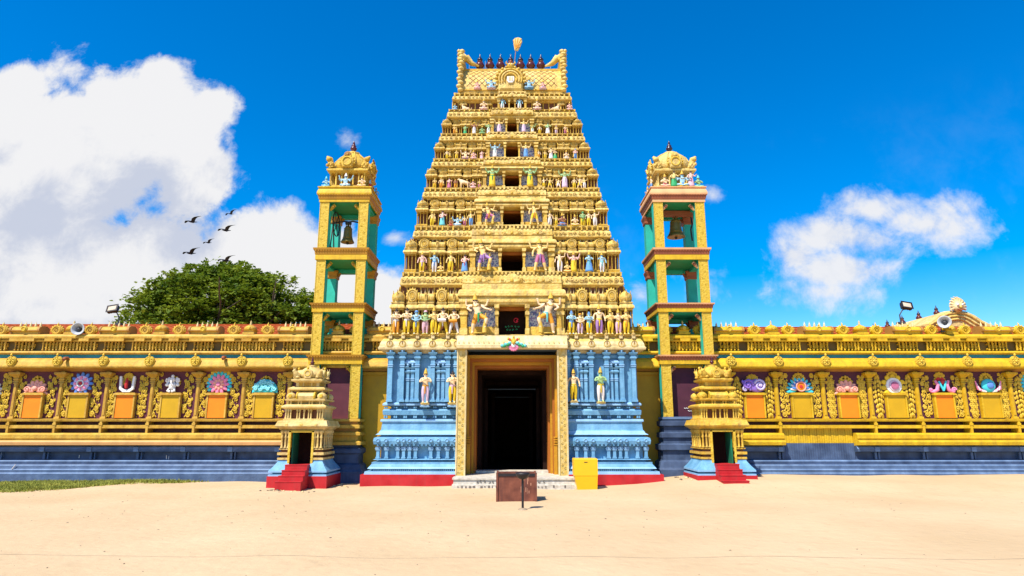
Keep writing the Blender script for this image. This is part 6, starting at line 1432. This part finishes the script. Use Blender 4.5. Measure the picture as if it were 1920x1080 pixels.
# ------------------------------------------------------------------ birds
BD = [(361, 416, 27, .1), (433, 401, 18, .35), (424, 432, 28, -.05), (391, 455, 18, .2), (358, 475, 28, .05), (424, 489, 28, 0)]
BL = ['black bird gliding highest among those over the brown wall and nearest the large cloud edge', 'small black bird highest of the flock', 'black bird with level wings just under the small highest bird', 'small black bird in the middle of the flock', 'black bird on the outer side of the flock above the tree edge', 'black bird lowest of the flock just over the tree crown']
BL[0] = 'black bird gliding second highest, apart from the others near the large cloud'
for (u, v, wpx, tilt), lb in zip(BD, BL):
    Y = 27.0; x, z = px(u, v, Y); sp = wpx / F * 28.5 / 2 / .80
    vv = [(.0, -.30, 0), (.0, .22, .02), (.0, .42, .0)]; rr = [.05, .10, .05]; ee = [(0, 1), (1, 2)]
    V = [(0, -.55, .0), (0, -.42, .02), (0, -.1, 0), (0, .2, 0), (0, .5, -.01)]
    Wg = []
    m = MB(); m.T = Matrix.Translation((x, Y, z)) @ Matrix.Rotation(R(-24), 4, 'Z') @ Matrix.Rotation(R(-9) - tilt * .4, 4, 'Y') @ Matrix.Rotation(R(14), 4, 'X') @ Matrix.Scale(sp * 1.05, 4)
    m.tube([(0, -.50, 0), (0, -.42, .02), (0, -.25, .0), (0, .05, -.02), (0, .32, 0), (0, .62, .02)], [.015, .06, .10, .12, .07, .03], 'bird_black', 8, flat=.8)
    m.tube([(0, -.50, .0), (0, -.60, -.015)], [.02, .004], 'bird_black', 5)
    for s in (-1, 1):       # wings: thick at the arm, long primaries
        secs = [(.05, -.26, .20, .0), (.35, -.34, .20, .24), (.62, -.28, .20, .32), (.90, -.14, .22, .30), (1.15, .06, .22, .26)]
        rings = []
        for i, (xx, l, tr, zz) in enumerate(secs):
            th = .035 * (1 - i / 5.5); rings.append([(s * xx, l, zz), (s * xx, (l + tr) / 2 - .05, zz + th), (s * xx, tr, zz), (s * xx, (l + tr) / 2 - .05, zz - th * .6)])
        m.loft(rings, 'bird_black')
    m.T = None
    o = build(m, 'bird', None, origin=(x, Y, z)); tag(o, lb, 'bird', 'birds flying past the cloud')
# ------------------------------------------------------------------ tree behind the left wall
YT = 33.0
xt = xu(435, 560, YT); ztop = zv(494, YT)
tree = thing('tree', (xt, YT, 0), 'broad dark green rain tree with a domed crown behind the golden brown wall', 'tree', 'trees behind the wall')
g = random.Random(21)
m = MB(); ends = []
m.tube([(xt, YT, -.1), (xt + .05, YT, .5), (xt - .1, YT, 1.6), (xt, YT + .1, 2.9)], [.75, .52, .45, .42], 'bark', 12)
def limb(p, d, L, r, n):
    d = Vector(d).normalized(); q = Vector(p); pts = [tuple(q)]; rr = [r]
    for i in range(4):
        d = (d + Vector((g.uniform(-.2, .2), g.uniform(-.2, .2), g.uniform(-.05, .16)))).normalized(); q = q + d * L / 4; pts.append(tuple(q)); rr.append(r * (1 - .17 * (i + 1)))
    m.tube(pts, rr, 'bark', 7); ends.append(q)
    if n:
        for k in range(3 if n > 1 else 4):
            dd = d + Vector((g.uniform(-.8, .8), g.uniform(-.8, .8), g.uniform(-.15, .5))); limb(pts[2 + k % 3], dd, L * .66, r * .42, n - 1)
for k in range(7):
    a = 2 * PI * k / 7 + .3; limb((xt, YT, 2.6), (math.cos(a) * 1.1, math.sin(a) * 1.1, .75 + .3 * (k % 2)), 3.7, .28, 2)
build(m, 'trunk', tree)
# crown of leaf sprays: clumps laid over a broad dome
V = []; Fc = []
def leaf(c, s, up):
    d = Vector((g.gauss(0, 1), g.gauss(0, 1), g.gauss(0, .45))).normalized(); n = Vector((g.gauss(0, .5), g.gauss(0, .5), 1)).normalized()
    e = d.cross(n).normalized() * s * .36; d = d * s; i = len(V); c = Vector(c)
    V.extend([tuple(c - d * .5), tuple(c + e), tuple(c + d * .5 - Vector((0, 0, .15 * s))), tuple(c - e)]); Fc.append((i, i + 1, i + 2, i + 3))
RX, RY = 5.9, 4.6; z0 = 4.6; RZ = ztop - z0 - .35
clumps = []
for k in range(310):
    a = g.uniform(0, 2 * PI); q = math.sqrt(g.uniform(.0, 1)); el = math.sqrt(max(0, 1 - q * q))
    up = g.choice((1, 1, 1, .72, .45, .2))
    lump = 1 + .09 * math.sin(3 * a + 1) + .06 * math.sin(7 * a + 2)
    clumps.append((xt + RX * q * math.cos(a) * lump * .97, YT + RY * q * math.sin(a) * lump, z0 + RZ * el * up * (1 + .05 * math.sin(5 * a)) - g.uniform(0, .5), g.uniform(.55, 1.05)))
for cx, cy, cz, r in clumps:
    for sprig in range(36):
        a = g.uniform(0, 2 * PI); q = math.sqrt(g.random()) * r * 1.15
        px_, py_, pz_ = cx + q * math.cos(a), cy + q * math.sin(a), cz + g.gauss(0, .22) * r - .25 * (q / r) ** 2 * r
        dx, dy = g.gauss(0, .16), g.gauss(0, .16)
        for l in range(7):
            f = l / 6 - .5; leaf((px_ + dx * 2 * f + g.gauss(0, .045), py_ + dy * 2 * f + g.gauss(0, .045), pz_ + g.gauss(0, .05) - .12 * abs(f)), g.uniform(.14, .26), 1)
m = MB(); m.v = V; m.f = [list(f) for f in Fc]; m.m = ['leaf'] * len(Fc); m.sm = [False] * len(Fc)
build(m, 'crown', tree)
# ------------------------------------------------------------------ ground
def grid(xs, ys): return [(x, y, zg(x, y)) for y in ys for x in xs], [(j * len(xs) + i, j * len(xs) + i + 1, (j + 1) * len(xs) + i + 1, (j + 1) * len(xs) + i) for j in range(len(ys) - 1) for i in range(len(xs) - 1)]
xs = [-900, -200, -60] + [-30 + .4 * i for i in range(151)] + [60, 200, 900]; ys = [-300, -60, -10] + [-2 + .3 * i for i in range(82)] + [26, 40, 80, 200, 1500]
m = MB(); v_, f_ = grid(xs, ys)
m.add(v_, f_, 'sand', True); gr = build(m, 'ground'); tag(gr, kind='structure'); gr['label'] = 'pale sandy forecourt in front of the temple'
# grass on the sand at the foot of the left wall
g = random.Random(9); V = []; Fc = []
def gblade(x, y, h):
    z = zg(x, y) - .01; a = g.uniform(0, PI); w = .010 + .010 * g.random(); dx, dy = math.cos(a) * w, math.sin(a) * w; lx, ly = g.gauss(0, .6) * h, g.gauss(0, .6) * h; i = len(V)
    V.extend([(x - dx, y - dy, z), (x + dx, y + dy, z), (x + lx, y + ly, z + h)]); Fc.append((i, i + 1, i + 2))
for k in range(190000):
    y = g.uniform(16.6, 20.82); x = g.uniform(-19, -8.6)
    lim = 17.2 + .35 * math.sin(x * 1.1) + .25 * math.sin(x * 2.7 + 1) + max(0, (x + 14.0)) * .66
    far = 20.9 - max(0, (-x - 14.2)) * .34
    e = min(y - lim, far - y)
    dens = max(0, min(1, e / .7 + .15)) * (.55 + .45 * math.sin(x * 2.3 + y * 3.1) * math.sin(y * 2.7 - x))
    if g.random() < dens: gblade(x, y, g.uniform(.03, .10))
m = MB(); m.v = V; m.f = [list(f) for f in Fc]; m.m = ['grass_blade'] * len(Fc); m.sm = [False] * len(Fc)
tag(build(m, 'grass'), 'patchy short grass on the sand at the foot of the golden brown wall', None, None, 'stuff')
# pebbles, twigs and litter scattered on the sand
m = MB()
for k in range(420):
    y = 4.5 + 14 * g.random() ** .8; x = g.uniform(-1, 1) * (y * .9); r = g.choice((.005, .007, .009, .013)) * g.uniform(.7, 1.4)
    m.ball((x, y, zg(x, y) + r * .2), (r * g.uniform(.8, 1.8), r, r * .6), 'pebble' if k % 3 == 0 else 'cable', 5, 3)
for k in range(46):
    s = g.choice((-1, 1)); x = s * g.uniform(4.9, 5.15) + g.gauss(0, .25) if k < 26 else g.gauss(-6.1, .5); y = 19.0 + g.random() * 1.2 if k < 26 else 18.0 + g.gauss(0, .1); r = g.uniform(.012, .04)
    m.ball((x, y, zg(x, y) + r * .3), (r * g.uniform(.8, 2.2), r, r * .6), 'pebble' if k % 2 else 'pale_cream', 5, 3)
tag(build(m, 'litter'), 'scattered pebbles and litter on the sand', None, None, 'stuff')
m = MB(); pts = []
for i in range(60):
    x = -9 + i * .28; y = 9.05 - .004 * (i - 20) + .012 * math.sin(i * .35); pts.append((x, y, zg(x, y) + .001))
m.tube(pts, .0045, 'cable', 5, flat=.5)  # thin raised line across the sand
o = build(m, 'sand_line', None, origin=(0, 9, 0)); tag(o, 'thin pale line lying across the sandy forecourt', 'sand_line')

# ------------------------------------------------------------------ light, sky, camera
S = Vector((-.42, -.54, 1.0)).normalized()
sun = bpy.data.lights.new('sun', 'SUN'); sun.energy = 5.0; sun.angle = R(.53); sun.color = (1, .935, .83)
so = bpy.data.objects.new('sun', sun); COL.objects.link(so); so.rotation_euler = (-S).to_track_quat('-Z', 'Y').to_euler(); so.location = (-12, -10, 30)
w = bpy.data.worlds.new('World'); sc.world = w; w.use_nodes = True; nt = w.node_tree; N = nt.nodes; L = nt.links
bg = N['Background']; sky = N.new('ShaderNodeTexSky'); sky.sky_type = 'NISHITA'; sky.sun_disc = False
sky.sun_elevation = math.asin(S.z); sky.sun_rotation = math.atan2(S.x, S.y); sky.air_density = 1.0; sky.dust_density = .35; sky.ozone_density = 3.0
hs = N.new('ShaderNodeHueSaturation'); hs.inputs['Saturation'].default_value = SKY_SAT; hs.inputs['Value'].default_value = SKY_VAL; hs.inputs['Hue'].default_value = SKY_HUE
L.new(sky.outputs['Color'], hs.inputs['Color'])
tc = N.new('ShaderNodeTexCoord'); sp = N.new('ShaderNodeSeparateXYZ'); L.new(tc.outputs['Generated'], sp.inputs[0])
def mth(op, a, b=None, c=None):
    n = N.new('ShaderNodeMath'); n.operation = op
    for i, q in enumerate((a, b, c)):
        if q is None: continue
        if isinstance(q, (int, float)): n.inputs[i].default_value = q
        else: L.new(q, n.inputs[i])
    return n.outputs[0]
X, Yy, Z = sp.outputs
yy = mth('MAXIMUM', Yy, .05); A = mth('DIVIDE', X, yy); E = mth('DIVIDE', Z, yy)     # where a bearing meets a far wall of air to the north
cmb = N.new('ShaderNodeCombineXYZ'); L.new(A, cmb.inputs[0]); L.new(E, cmb.inputs[1])
def noise(scale, detail, rough, off=(0, 0, 0), dist=0.0):
    mp = N.new('ShaderNodeMapping'); mp.inputs['Location'].default_value = off; L.new(cmb.outputs[0], mp.inputs['Vector'])
    n = N.new('ShaderNodeTexNoise'); n.inputs['Scale'].default_value = scale; n.inputs['Detail'].default_value = detail; n.inputs['Roughness'].default_value = rough; n.inputs['Distortion'].default_value = dist
    L.new(mp.outputs['Vector'], n.inputs['Vector']); return n.outputs['Fac']
def blob(u, v, ru, rv, off=0.0, k=1.0):
    a, z_ = px(u, v, 1000.0); a /= 1000; e = (z_ - EYE) / 1000
    a2, _ = px(u + ru, v, 1000.0); _, e2 = px(u, v - rv, 1000.0)
    sa = abs(a2 / 1000 - a); se = abs((e2 - EYE) / 1000 - e)
    dx = mth('DIVIDE', mth('SUBTRACT', A, a), sa); dz = mth('DIVIDE', mth('SUBTRACT', mth('ADD', E, off), e), se)
    return mth('MULTIPLY', mth('SUBTRACT', 1.0, mth('SQRT', mth('ADD', mth('MULTIPLY', dx, dx), mth('MULTIPLY', dz, dz)))), k)
def field(blobs, off=0.0):
    r = None
    for b_ in blobs:
        q = blob(*b_[:4], off=off, k=(b_[4] if len(b_) > 4 else 1.0)); r = q if r is None else mth('SMOOTH_MAX', r, q, .12)
    return r
LEFT = [(60, 300, 330, 190), (250, 250, 190, 130), (20, 180, 110, 70), (300, 140, 60, 34, .6), (360, 330, 100, 90, .8), (395, 205, 60, 50, .6), (200, 520, 420, 150), (480, 470, 140, 95), (560, 510, 170, 100, .8), (-150, 420, 300, 260), (700, 560, 120, 70, .6), (110, 590, 300, 60), (740, 575, 60, 20, .5)]
RIGHT = [(655, 272, 34, 26, .42), (742, 446, 44, 22, .75), (1200, 555, 30, 30, .4), (1560, 440, 150, 55, .9), (1490, 480, 80, 65, .9), (1640, 395, 90, 42, .8), (1740, 420, 150, 60, .8), (1790, 395, 110, 45, .5), (1540, 545, 200, 40, .5), (1560, 505, 190, 55, .85), (1620, 450, 160, 60, .7), (1480, 530, 130, 40, .45), (1338, 365, 34, 22, .5), (1410, 500, 90, 40, .3)]
n1 = noise(4.2, 10, .62, (.3, .1, 0), .25); n2 = noise(13, 9, .66, (1.7, .4, 0), .3); n3 = noise(2.0, 7, .6, (4, 2, 0))
pert = mth('ADD', mth('MULTIPLY', mth('SUBTRACT', n1, .5), 2.6), mth('MULTIPLY', mth('SUBTRACT', n2, .5), 1.5))
def sstep(x, a, b):
    n = N.new('ShaderNodeMapRange'); n.interpolation_type = 'SMOOTHSTEP'; L.new(x, n.inputs[0]); n.inputs[1].default_value = a; n.inputs[2].default_value = b; return n.outputs[0]
dl = mth('ADD', field(LEFT), mth('MULTIPLY', pert, .55)); al = sstep(dl, -.03, .26)
dr = mth('ADD', field(RIGHT), mth('MULTIPLY', pert, .95)); ar = mth('MULTIPLY', sstep(dr, .0, .80), .95)
alpha = mth('MULTIPLY', mth('MAXIMUM', al, ar), sstep(Yy, .05, .25))
# some wisps of thin cloud low in the sky
wisp = mth('MULTIPLY', sstep(mth('ADD', n3, mth('MULTIPLY', n2, .3)), .66, .95), .22)
alpha = mth('MAXIMUM', alpha, mth('MULTIPLY', wisp, sstep(Z, .45, .15)))
# tone of the cloud: sunlit tops, greyer where the cloud above is thick
up = mth('ADD', field(LEFT, off=.11), mth('MULTIPLY', mth('SUBTRACT', noise(4.2, 6, .6, (.3, .2, 0), .25), .5), .9))
lit = sstep(mth('ADD', mth('SUBTRACT', dl, up), mth('ADD', mth('MULTIPLY', mth('SUBTRACT', n2, .5), .7), mth('MULTIPLY', mth('SUBTRACT', n1, .5), .9))), -.38, .36)
cr = N.new('ShaderNodeMixRGB'); cr.inputs['Color1'].default_value = (*CLOUD_DK, 1); cr.inputs['Color2'].default_value = (*CLOUD_LT, 1)
L.new(mth('MAXIMUM', lit, mth('MULTIPLY', ar, .85)), cr.inputs['Fac'])
mx = N.new('ShaderNodeMixRGB'); L.new(alpha, mx.inputs['Fac']); L.new(hs.outputs['Color'], mx.inputs['Color1']); L.new(cr.outputs['Color'], mx.inputs['Color2'])
L.new(mx.outputs['Color'], bg.inputs['Color']); bg.inputs['Strength'].default_value = WSTR
cam = bpy.data.cameras.new('camera'); co = bpy.data.objects.new('camera', cam); COL.objects.link(co); sc.camera = co
cam.sensor_width = 36; cam.lens = F / 1920 * 36; cam.clip_end = 4000; co.location = (0, 0, EYE); co.rotation_euler = (R(90) + TH, 0, 0)
sc.view_settings.view_transform = 'Standard'; sc.view_settings.look = 'None'; sc.view_settings.exposure = EXPO; sc.view_settings.gamma = 1
sc.cycles.use_denoising = True; sc.cycles.max_bounces = 6; sc.cycles.diffuse_bounces = 2
